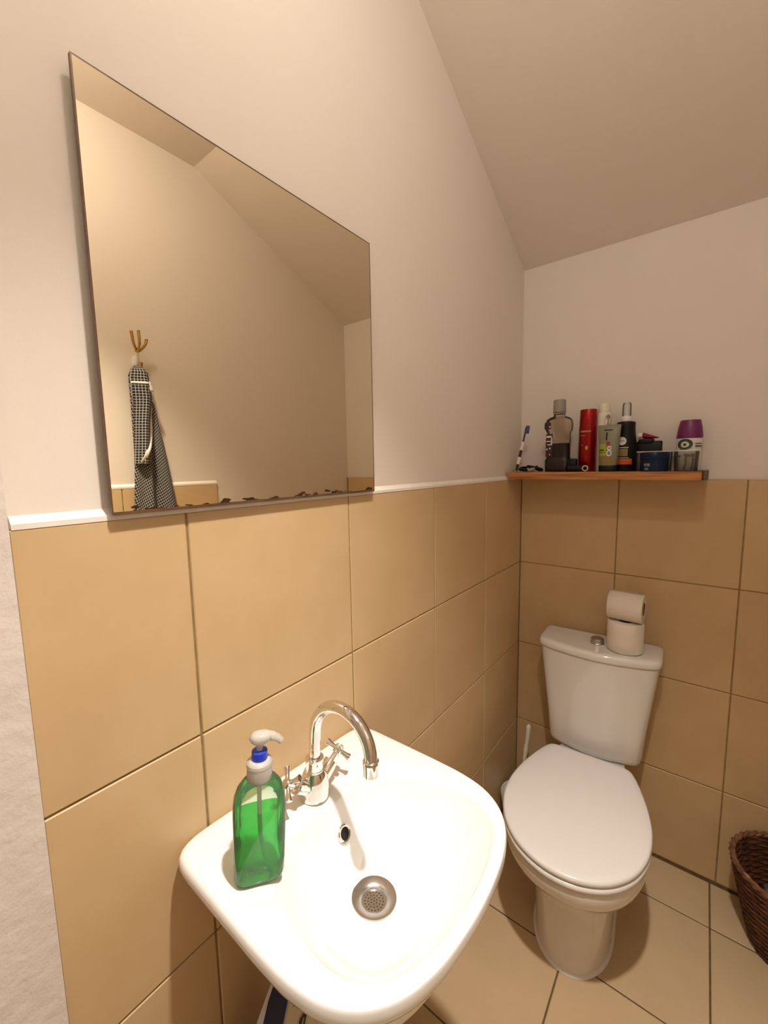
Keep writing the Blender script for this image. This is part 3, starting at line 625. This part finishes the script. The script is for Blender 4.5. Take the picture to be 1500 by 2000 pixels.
em = mesh('emblem', xf(cylpatch(0.05, -0.22, 0.22, -0.0115, 0.0115, round_=False), Matrix.Translation((-0.030, 0.0200, 0.158))), M['purple_print'], mw, smooth=False)
mesh('emblem_mark', flat(-0.0245, -0.0205, 0.152, 0.157, -0.0308), M['white_print'], em, smooth=False)

# black trimmer lying down
tr = thing('hair_trimmer', 'black hair trimmer with chrome end ring lying beside the mouthwash', 'trimmer', (0.228, -0.120, ZS))
mesh('body', tube([(-0.028, 0, 0.012), (-0.0275, 0, 0.012), (0.0, 0, 0.0115), (0.030, -0.002, 0.0110), (0.0345, -0.002, 0.0110)], [0.008, 0.0115, 0.0115, 0.0105, 0.0095], 22), M['black'], tr, angle=40)
mesh('end_ring', xf(lathe([(0.0060, 0.0), (0.0098, 0.0), (0.0100, 0.003), (0.0060, 0.003), (0.0060, 0.0)], 26, False, False), Matrix.Translation((0.0285, -0.0155, 0.0115)) @ Matrix.Rotation(R(90), 4, 'X')), M['chrome'], tr, angle=40)
rbox('head', -0.036, -0.006, 0.012, 0.034, 0.0, 0.044, 0.004, M['black'], tr)

# red can
rc = thing('hairspray_can', 'tall glossy red spray can between the mouthwash and the white bottle', 'spray can', (0.2465, -0.068, ZS))
mesh('can', lathe([(0.0, 0.0), (0.0262, 0.0), (0.0275, 0.002), (0.0275, 0.140), (0.0272, 0.150)], 44, False, False), M['red_can'], rc, angle=40)
mesh('cap', lathe([(0.0270, 0.1495), (0.0268, 0.152), (0.0262, 0.203), (0.0250, 0.2065), (0.0, 0.2070)], 44, False, False), M['red_can'], rc, angle=40)
for a0, a1, z0, z1 in ((-0.72, 0.55, 0.131, 0.136), (-0.72, -0.10, 0.119, 0.1215), (-0.66, -0.30, 0.087, 0.089)):
    mesh('lettering_line', cylpatch(0.0277, a0, a1, z0, z1), M['grey_print'], rc, smooth=False)
mesh('gold_dot', cylpatch(0.0277, -0.05, 0.28, 0.072, 0.086, round_=True), M['lime'], rc, smooth=False)

# white bottle
wb = thing('white_bottle', 'slim plain white bottle with white cap behind the grey tube', 'bottle', (0.2890, -0.045, ZS))
mesh('body', lathe([(0.0, 0.0), (0.0215, 0.0), (0.0228, 0.003), (0.0228, 0.182), (0.0215, 0.192), (0.018, 0.196), (0.0, 0.196)], 36, False, False), M['cream_pl'], wb, angle=40)
mesh('cap', lathe([(0.0165, 0.195), (0.0185, 0.197), (0.0180, 0.221), (0.0165, 0.2235), (0.0, 0.224)], 32, False, False), M['cream_pl'], wb, angle=40)
mesh('label_patch', cylpatch(0.0230, 0.25, 1.3, 0.140, 0.186, round_=True), M['grey_print'], wb, smooth=False)

# squeeze tube standing on its cap
tu = thing('squeeze_tube', 'olive grey squeeze tube with lime patch standing on its black cap', 'tube', (0.3185, -0.1090, ZS))
mesh('cap', lathe([(0.0, 0.0), (0.0240, 0.0), (0.0248, 0.002), (0.0248, 0.018), (0.0235, 0.0195), (0.0, 0.0195)], 36, False, False, 1.12, 0.8), M['black'], tu, angle=40)
mesh('tube_body', loft([sect(a, b, z, 44, 2.2) for a, b, z in [(0.0245, 0.0205, 0.0195), (0.0262, 0.0205, 0.024), (0.0280, 0.0185, 0.055), (0.0300, 0.0135, 0.095), (0.0318, 0.0070, 0.128), (0.0325, 0.0022, 0.142), (0.0327, 0.0018, 0.1485)]], True, True), M['olive_pl'], tu, angle=60)
def tubeface(x0, x1, z0, z1, off=0.0006, n=6):
    """patch following the front of the tube body"""
    pr_ = [(0.0245, 0.0205, 0.0195), (0.0262, 0.0205, 0.024), (0.0280, 0.0185, 0.055), (0.0300, 0.0135, 0.095), (0.0318, 0.0070, 0.128), (0.0325, 0.0022, 0.142), (0.0327, 0.0018, 0.1485)]
    def yb(x, z):
        for (a, b, c), (a2, b2, c2) in zip(pr_, pr_[1:]):
            if c <= z <= c2:
                t = (z - c) / (c2 - c); hw, hd_ = a + (a2 - a) * t, b + (b2 - b) * t
                return -hd_ * max(0.0, 1 - abs(x / hw) ** 2.2) ** (1 / 2.2) - off
        return -0.002
    v = []; 
    for j in range(n + 1):
        for i in range(n + 1):
            x = x0 + (x1 - x0) * i / n; z = z0 + (z1 - z0) * j / n; v.append((x, yb(x, z), z))
    return v, [(j * (n + 1) + i, j * (n + 1) + i + 1, (j + 1) * (n + 1) + i + 1, (j + 1) * (n + 1) + i) for j in range(n) for i in range(n)]
mesh('lower_band', tubeface(-0.0262, 0.026, 0.024, 0.048, 0.0004), M['tube_low'], tu)
mesh('lime_patch', tubeface(-0.0275, -0.006, 0.050, 0.088), M['lime'], tu)
mesh('lime_lettering', join(tubeface(-0.0255, -0.011, 0.066, 0.071, 0.001), tubeface(-0.0265, -0.009, 0.0605, 0.0625, 0.001)), M['green_print'], tu)
mesh('red_square', tubeface(-0.005, 0.005, 0.083, 0.095, 0.001), M['red_print'], tu)
mesh('figure_mark', join(*[xf(lathe([(rr - 0.0014, 0.0), (rr + 0.0014, 0.0)], 24, False, False, 1.0, ry), Matrix.Translation((0.004, yo, zc)) @ Matrix.Rotation(R(-98), 4, 'X')) for rr, ry, zc, yo in ((0.0062, 1.35, 0.0585, -0.0200), (0.0045, 1.3, 0.0740, -0.0178))]), M['white_print'], tu, smooth=False)
mesh('brand_lines', join(tubeface(-0.014, 0.010, 0.130, 0.1335, 0.0008), tubeface(-0.008, -0.0035, 0.100, 0.124, 0.0008)), M['black'], tu)

# dark pump bottle with dropper-like white pump
pb = thing('pump_bottle', 'black pump bottle with white pump, round white badge and orange base', 'bottle', (0.3575, -0.060, ZS))
mesh('body', lathe([(0.0, 0.0), (0.033, 0.0), (0.0345, 0.003), (0.0345, 0.060), (0.0325, 0.085), (0.0285, 0.115), (0.0265, 0.140), (0.0270, 0.152), (0.0255, 0.157), (0.0150, 0.160), (0.0, 0.160)], 44, False, False), M['black'], pb, angle=40)
mesh('collar', lathe([(0.0, 0.159), (0.0150, 0.159), (0.0155, 0.161), (0.0152, 0.174), (0.0140, 0.176), (0.0, 0.176)], 36, False, False), M['white_pl'], pb, angle=40)
ph2 = mesh('pump', lathe([(0.0, 0.175), (0.0075, 0.175), (0.0070, 0.200), (0.0060, 0.212), (0.0055, 0.219), (0.0, 0.221)], 28, False, False), M['white_pl'], pb, angle=40)
mesh('overcap', lathe([(0.0130, 0.176), (0.0125, 0.212), (0.0105, 0.218), (0.0, 0.2195)], 32, False, False), M['clear_pl'], pb, angle=40)
mesh('badge', cylpatch(0.0332, -0.55, 0.22, 0.083, 0.109, round_=True), M['white_print'], pb, smooth=False)
mesh('badge_lettering', join(cylpatch(0.0334, -0.38, 0.05, 0.095, 0.0975)), M['grey_print'], pb, smooth=False)
mesh('orange_patch', cylpatch(0.0347, -0.62, 0.75, 0.022, 0.040), M['orange'], pb, smooth=False)
mesh('picture_patch', cylpatch(0.0347, -0.62, 0.35, 0.048, 0.072), M['tube_low'], pb, smooth=False)
for a0, a1, z0, z1 in ((-0.62, 0.40, 0.0745, 0.0765), (-0.62, 0.45, 0.0425, 0.0440)):
    mesh('label_line', cylpatch(0.0349, a0, a1, z0, z1), M['white_print'], pb, smooth=False)

# clear tray with odds and ends
ty = thing('plastic_tray', 'clear plastic tray with a scuffed pale rim behind the navy tin', 'tray', (0.4330, -0.036, ZS))
def trl(hw, hd_, z): return sect(hw, hd_, z, 44, 6)
mesh('tray_body', loft([trl(*a) for a in [(0.0480, 0.027, 0.0), (0.0495, 0.0285, 0.002), (0.0515, 0.0300, 0.060), (0.0505, 0.0290, 0.060), (0.0485, 0.0275, 0.004), (0.0470, 0.026, 0.003)]], True, True), M['clear_pl'], ty, angle=50)
mesh('rim', loft([trl(*a) for a in [(0.0516, 0.0301, 0.0585), (0.0540, 0.0325, 0.0590), (0.0540, 0.0325, 0.0615), (0.0505, 0.0290, 0.0620), (0.0505, 0.0290, 0.0585), (0.0516, 0.0301, 0.0585)]], False, False), M['white_pl'], ty, angle=40)
bx_ = thing('black_case', 'small black case standing in the clear plastic tray', 'case', (0.422, -0.036, ZS + 0.0045))
rbox('case_body', -0.034, 0.034, -0.014, 0.014, 0.0, 0.090, 0.003, M['black'], bx_)
rbox('flap', -0.030, 0.012, -0.0165, 0.0165, 0.082, 0.0975, 0.003, M['black'], bx_)
rt = thing('toothpaste_tube', 'red and white toothpaste tube lying across the black case', 'tube', (0.405, -0.036, ZS + 0.1020))
mesh('tube_body', loft([[(x, hd_ * math.cos(t), 0.0105 + hz * math.sin(t) + dz) for t in [2 * math.pi * k / 20 for k in range(20)]] for x, hd_, hz, dz in [(0.040, 0.017, 0.0015, -0.008), (0.020, 0.016, 0.006, -0.004), (0.0, 0.0125, 0.0095, 0.000), (-0.003, 0.008, 0.008, 0.001)]], True, True), M['red_print'], rt, angle=50)
mesh('cap', tube([(-0.003, 0, 0.0115), (-0.0035, 0, 0.0115), (-0.016, 0, 0.0105), (-0.0165, 0, 0.0105)], [0.006, 0.0085, 0.0080, 0.006], 20), M['white_pl'], rt, angle=40)
mesh('white_stripe', ([(0.0, -0.006, 0.0204), (0.036, -0.012, 0.0066), (0.036, 0.002, 0.0070), (0.0, 0.004, 0.0206)], [(0, 1, 2, 3)]), M['white_print'], rt, smooth=False)
# clear cup of razors
cu_ = thing('plastic_cup', 'low clear plastic cup with a pale rim in front of the air freshener', 'cup', (0.5210, -0.0960, ZS))
mesh('cup_body', lathe([(0.0, 0.0), (0.0270, 0.0), (0.0285, 0.002), (0.0310, 0.0590), (0.0300, 0.0590), (0.0278, 0.004), (0.0, 0.003)], 40, False, False), M['clear_pl'], cu_, angle=50)
mesh('rim', lathe([(0.0308, 0.0580), (0.0325, 0.0585), (0.0325, 0.0605), (0.0300, 0.0610), (0.0300, 0.0580), (0.0308, 0.0580)], 40, False, False), M['white_pl'], cu_, angle=40)
for k, (xx, yy, hh, ry) in enumerate([(0.507, -0.101, 0.038, -8), (0.516, -0.085, 0.042, 5), (0.524, -0.105, 0.040, 7), (0.535, -0.094, 0.042, 3)]):
    lab = ('grey-handled razor leaning towards the navy tin inside the clear cup', 'black-handled razor at the back of the clear cup by the air freshener', 'grey-handled razor standing at the front of the clear cup', 'black-handled razor on the shelf-end side of the clear cup')[k]
    z_ = thing('razor', lab, 'razor', (xx, yy, ZS + 0.0035), (0, R(ry), 0), 'razors in the clear cup')
    mesh('handle', tube([(0, 0, 0), (0, 0, 0.004), (0.001, 0, hh * 0.5), (0, 0, hh)], [0.003, 0.0042, 0.0036, 0.003], 10), M['black' if k % 2 else 'grey_pl'], z_)
    rbox('head', -0.0065, 0.0065, -0.003, 0.003, hh - 0.002, hh + 0.006, 0.0012, M['black'], z_, 1)

# blue styling tin
tn = thing('styling_tin', 'round navy blue tin with small white lettering in front of the tray', 'tin', (0.4440, -0.1110, ZS))
RT = 0.0385
mesh('tin_body', lathe([(0.0, 0.0), (RT - 0.003, 0.0), (RT - 0.0015, 0.0015), (RT - 0.0015, 0.036), (RT - 0.002, 0.0365)], 52, False, False), M['navy'], tn, angle=40)
mesh('tin_lid', lathe([(RT - 0.0010, 0.0365), (RT, 0.0370), (RT, 0.0560), (RT - 0.0015, 0.0580), (0.0, 0.0580)], 52, False, False), M['navy'], tn, angle=40)
mesh('teal_patch', cylpatch(RT - 0.0012, -0.66, -0.30, 0.003, 0.0125), M['teal_print'], tn, smooth=False)
text_on('lettering', 'VO5', 0.0110, M['white_print'], tn, RT - 0.0010, -0.47, 0.0195, squeeze=0.85)
mesh('small_print', cylpatch(RT - 0.0008, -0.62, -0.34, 0.0065, 0.0100), M['grey_print'], tn, smooth=False)

# air freshener
af = thing('air_freshener', 'air freshener with plum dome top and round green badge at the shelf end', 'air freshener', (0.5240, -0.0315, ZS))

mesh('base', lathe([(0.0, 0.0), (0.0295, 0.0), (0.0305, 0.002), (0.0310, 0.070), (0.0325, 0.098)], 44, False, False, 1.0, 0.9), M['white_pl'], af, angle=40)
mesh('dome', lathe([(0.0326, 0.0975), (0.0332, 0.100), (0.0330, 0.106), (0.0300, 0.130), (0.0262, 0.149), (0.0245, 0.1525), (0.0, 0.1540)], 44, False, False, 1.0, 0.9), M['purple'], af, angle=40)
afl = mesh('badge', xf(cylpatch(0.0328, -0.95, 0.30, 0.064, 0.0960, round_=True), Matrix.Diagonal((1.02, 0.93, 1, 1))), M['green_print'], af, smooth=False)
mesh('badge_ring', xf(cylpatch(0.0332, -0.62, 0.02, 0.070, 0.0875, round_=True), Matrix.Diagonal((1.02, 0.94, 1, 1))), M['white_print'], afl, smooth=False)
mesh('badge_mark', xf(cylpatch(0.0335, -0.44, -0.16, 0.0745, 0.083, round_=True), Matrix.Diagonal((1.02, 0.945, 1, 1))), M['green_print'], afl, smooth=False)
mesh('label_bars', xf(join(cylpatch(0.0326, 0.50, 1.2, 0.072, 0.0755), cylpatch(0.0326, 0.45, 1.2, 0.080, 0.0825)), Matrix.Diagonal((1.02, 0.93, 1, 1))), M['purple_print'], af, smooth=False)

# ------------------------------------------------------------------ basket
ba = thing('waste_basket', 'brown woven wicker waste basket in the corner right of the toilet', 'basket', (0.830, -0.124, 0.0))
HB = 0.255
def bcent(z): t = z / HB; return (-0.008 * t, -0.020 * t)
def brad(z): t = z / HB; return 0.082 + 0.050 * t ** 0.9
wv = []; rows_n = 30
for i in range(rows_n):
    z = 0.006 + (HB - 0.012) * i / (rows_n - 1); cx_, cy_ = bcent(z); n = 96; ns = 24
    path = []
    for j in range(n + 1):
        a = 2 * math.pi * j / n; r0 = brad(z) + 0.0026 * math.sin(ns * a / 2 * 1 + (math.pi if i % 2 else 0))
        path.append((cx_ + r0 * math.cos(a), cy_ + r0 * math.sin(a), z + 0.0012 * math.sin(3 * a + i)))
    wv.append(tube(path, 0.0046, 6, False))
w_ = mesh('weave', join(*wv), M['wicker'], ba); w_['kind'] = 'stuff'
for j in range(24):
    a = 2 * math.pi * (j + 0.5) / 24
    mesh('stake', tube([(bcent(z)[0] + brad(z) * math.cos(a), bcent(z)[1] + brad(z) * math.sin(a), z) for z in (0.0, 0.08, 0.16, HB)], 0.0034, 6), M['wicker'], ba)
rp = []
for k in range(2):
    path = []
    for j in range(145):
        a = 2 * math.pi * j / 144; q = 18 * a + k * math.pi
        path.append((bcent(HB)[0] + (brad(HB) + 0.0035 * math.cos(q)) * math.cos(a), bcent(HB)[1] + (brad(HB) + 0.0035 * math.cos(q)) * math.sin(a), HB + 0.002 + 0.0035 * math.sin(q)))
    rp.append(tube(path, 0.0050, 7, False))
mesh('rim', join(*rp), M['wicker_rim'], ba)
mesh('base', lathe([(0.0, 0.001), (0.081, 0.001), (0.083, 0.006), (0.0, 0.008)], 40, False, False), M['wicker'], ba)
bg = bmesh.new(); bmesh.ops.create_icosphere(bg, subdivisions=5, radius=1.0)
from mathutils import noise as mn
for v in bg.verts:
    n_ = v.co.normalized(); k = 1 + 0.32 * mn.noise(n_ * 1.6) + 0.20 * abs(mn.noise(n_ * 3.7 + Vector((3, 1, 2)))) + 0.09 * mn.noise(n_ * 9)
    v.co = Vector((n_.x * 0.056 * k, n_.y * 0.056 * k, n_.z * 0.080 * k))
me = bpy.data.meshes.new('crumpled_bag'); bg.to_mesh(me); bg.free(); me.materials.append(M['bag']); me.shade_smooth()
bag = link('crumpled_bag', me, None, (0.818, -0.138, 0.120)); tag(bag, 'crumpled grey plastic bag lying inside the wicker basket', 'plastic bag')

# ------------------------------------------------------------------ pack below the basin
pk = thing('soft_pack', 'white and navy soft pack with beige printed side standing under the washbasin', 'pack', (0.0, 0.0, 0.0))
lv = [(0.0, .030, .150, -1.375, -1.225), (0.02, .026, .154, -1.380, -1.220), (0.30, .040, .154, -1.380, -1.220), (0.43, .066, .148, -1.374, -1.220), (0.50, .076, .139, -1.347, -1.220), (0.56, .080, .130, -1.313, -1.215), (0.60, .082, .121, -1.2865, -1.212), (0.64, .083, .112, -1.262, -1.212), (0.655, .084, .105, -1.254, -1.214)]
def rect(z, x0, x1, y0, y1): return [(x0, y0, z), (x1, y0, z - (0.0 if z < .4 else 0.0)), (x1, y1, z), (x0, y1, z)]
V, F = loft([rect(*q) for q in lv], True, True)
body = mesh('pack_body', (V, F), M['pack_white'], pk, smooth=False)
def at_lv(z):
    for a, b in zip(lv, lv[1:]):
        if a[0] <= z <= b[0]:
            t = (z - a[0]) / (b[0] - a[0]); return [a[i] + (b[i] - a[i]) * t for i in range(5)]
def pface(side, s0, s1, z0, z1, off, n=10):
    v = []
    for j in range(n + 1):
        z = z0 + (z1 - z0) * j / n; _, x0, x1, y0, y1 = at_lv(z); d = (s1(z) if callable(s1) else s1); c = (s0(z) if callable(s0) else s0)
        for s in (c, d):
            v.append((x0 + (x1 - x0) * s, y0 - off, z + off * .6) if side == 'y' else (x1 + off, y0 + (y1 - y0) * s, z))
    return v, [(2 * j, 2 * j + 1, 2 * j + 3, 2 * j + 2) for j in range(n)]
mesh('navy_panel', pface('y', lambda z: min(0.86, max(0.16, 0.16 + (0.575 - z) * 5.5)), 0.985, 0.47, 0.653, 0.0012), M['pack_navy'], pk, smooth=False)
mesh('beige_side', pface('x', 0.01, 0.99, 0.02, 0.653, 0.0012), M['pack_beige'], pk, smooth=False)
mesh('side_print', join(pface('x', lambda z: 0.18 + (z - .50) * 3.2, lambda z: 0.25 + (z - .50) * 3.2, 0.50, 0.56, 0.002), pface('x', lambda z: 0.30 + (z - .50) * 3.2, lambda z: 0.34 + (z - .50) * 3.2, 0.48, 0.565, 0.002), pface('x', lambda z: 0.12 + (z - .58) * 5, lambda z: 0.2 + (z - .58) * 5, 0.585, 0.60, 0.002), pface('x', 0.44, 0.62, 0.555, 0.565, 0.002)), M['black'], pk, smooth=False)

# ------------------------------------------------------------------ hook and towel on the wall opposite the mirror
hk = thing('coat_hook', 'brass triple coat hook with a white stem on the wall opposite the mirror', 'hook', (W, -1.004, 1.735))
mesh('back_plate', xf(lathe([(0.0, 0.0), (0.013, 0.0), (0.013, 0.003), (0.010, 0.005), (0.0, 0.006)], 28, False, False, 1.5, 0.7), Matrix.Translation((0, 0, 0.004)) @ Matrix.Rotation(R(-90), 4, 'Y')), M['white_pl'], hk)
mesh('stem', tube(catmull([(-0.004, 0, -0.012), (-0.014, 0, 0.0), (-0.020, 0, 0.018), (-0.022, 0, 0.038)], 5), 0.0068, 16), M['white_pl'], hk)
for dy, dz, dx in ((-0.021, 0.090, -0.040), (0.022, 0.074, -0.040), (-0.004, 0.093, -0.058)):
    mesh('prong', tube(catmull([(-0.020, 0, 0.034), (-0.024 + dx * .25, dy * 0.35, 0.040), (-0.02 + dx * .6, dy * 0.8, 0.055), (-0.022 + dx * .6, dy, dz - 0.006), (-0.022 + dx * .6, dy * 1.02, dz)], 5), [0.0042] * 12 + [0.0046] * 5 + [0.0052] * 3 + [0.0045], 14), M['brass'], hk)
mesh('lower_prong', tube(catmull([(-0.006, 0.0, -0.006), (-0.028, 0, -0.020), (-0.044, 0, -0.016), (-0.050, 0, -0.002)], 5), 0.0046, 12), M['brass'], hk)

tw = thing('towel', 'black hand towel with a fine white check hanging from the brass hook', 'towel', (W, -1.004, 1.0))
def lerp(a, b, t): return a + (b - a) * t
def keyed(ks, z):
    if z >= ks[0][0]: return ks[0][1]
    for (z0, a), (z1, b) in zip(ks, ks[1:]):
        if z1 <= z <= z0: t = (z0 - z) / (z0 - z1); return a + (b - a) * t
    return ks[-1][1]
ZT = 1.716
def main_fn(s, t):
    z = lerp(ZT, 0.96, t)
    yl = keyed([(1.716, -1.022), (1.69, -1.036), (1.60, -1.036), (1.42, -1.038), (1.27, -1.050), (0.96, -1.072)], z)
    yr = keyed([(1.716, -0.992), (1.69, -0.982), (1.60, -0.966), (1.42, -0.938), (1.27, -0.918), (0.96, -0.880)], z)
    dep = keyed([(1.716, 0.012), (1.68, 0.028), (1.45, 0.030), (0.96, 0.028)], z)
    f = 0.5 + 0.5 * math.cos(s * 2 * math.pi * 2.0 + 0.5 + 0.8 * t)
    groove = 0.9 * math.exp(-((s - 0.52) / 0.10) ** 2)
    x = -0.016 - dep * (0.35 + 0.9 * math.sin(math.pi * s) ** 0.5 * (0.45 + 0.55 * f)) + dep * groove * min(1, t * 2.5)
    return (x, lerp(yl, yr, s) + 1.004, z - 1.0)
def main_uv(s, t):
    u, v = (s - 0.5) * 0.22, t * 0.80
    a = R(24)
    return (u * math.cos(a) - v * math.sin(a) + 2, u * math.sin(a) + v * math.cos(a) + 2)
sheet(main_fn, 64, 110, main_uv, 'cloth', M['towel'], tw, 0.003)
def flap_fn(s, t):
    z = lerp(1.722, 1.405 - 0.0, t)
    yl = keyed([(1.722, -1.020), (1.705, -1.036), (1.68, -1.041), (1.60, -1.036), (1.48, -1.040), (1.405, -1.044)], z)
    yr = keyed([(1.722, -0.998), (1.705, -0.984), (1.68, -0.980), (1.62, -0.975), (1.54, -0.987), (1.47, -0.990), (1.405, -0.992)], z)
    b = math.sin(math.pi * (0.08 + 0.84 * s)) ** 0.6
    x = -0.020 - keyed([(1.722, 0.022), (1.70, 0.048), (1.66, 0.050), (1.5, 0.044), (1.405, 0.040)], z) * b - 0.004 * math.cos(s * 9 + t * 2)
    return (x, lerp(yl, yr, s) + 1.004, z - 1.0)
sheet(flap_fn, 36, 60, lambda s, t: (s * 0.072 + 1 + 0.010 * t, t * 0.33 + 1), 'flap', M['towel'], tw, 0.003)
def hem_fn(s, t):
    z = lerp(1.622, 1.408, t)
    yc = keyed([(1.622, -0.976), (1.57, -0.988), (1.52, -0.990), (1.47, -1.002), (1.408, -1.030)], z)
    w_ = 0.0065
    ss = min(1, max(0, 0.5)); x0 = flap_fn(min(1, max(0, (yc + 1.044) / 0.056)), (1.722 - z) / (1.722 - 1.405))[0]
    return (x0 - 0.0035, yc + 1.004 + lerp(-w_, w_, s), z - 1.0)
sheet(hem_fn, 3, 30, None, 'hem', M['towel_lbl'], tw, 0.001)
sheet(lambda s, t: (-0.066 - 0.003 * t, lerp(-1.000, -0.989, s) + 1.004 + 0.008 * t, lerp(1.672, 1.640, t) - 1.0), 2, 4, None, 'care_label', M['towel_lbl'], tw, 0.0008)
sheet(lambda s, t: (flap_fn(0.02 + 0.7 * s, (1.722 - lerp(1.668, 1.662, t)) / 0.317)[0] - 0.003, lerp(-1.040, -0.995, s) + 1.004, lerp(1.668, 1.661, t) - 1.0), 10, 2, None, 'hanging_loop', M['towel_lbl'], tw, 0.0008)
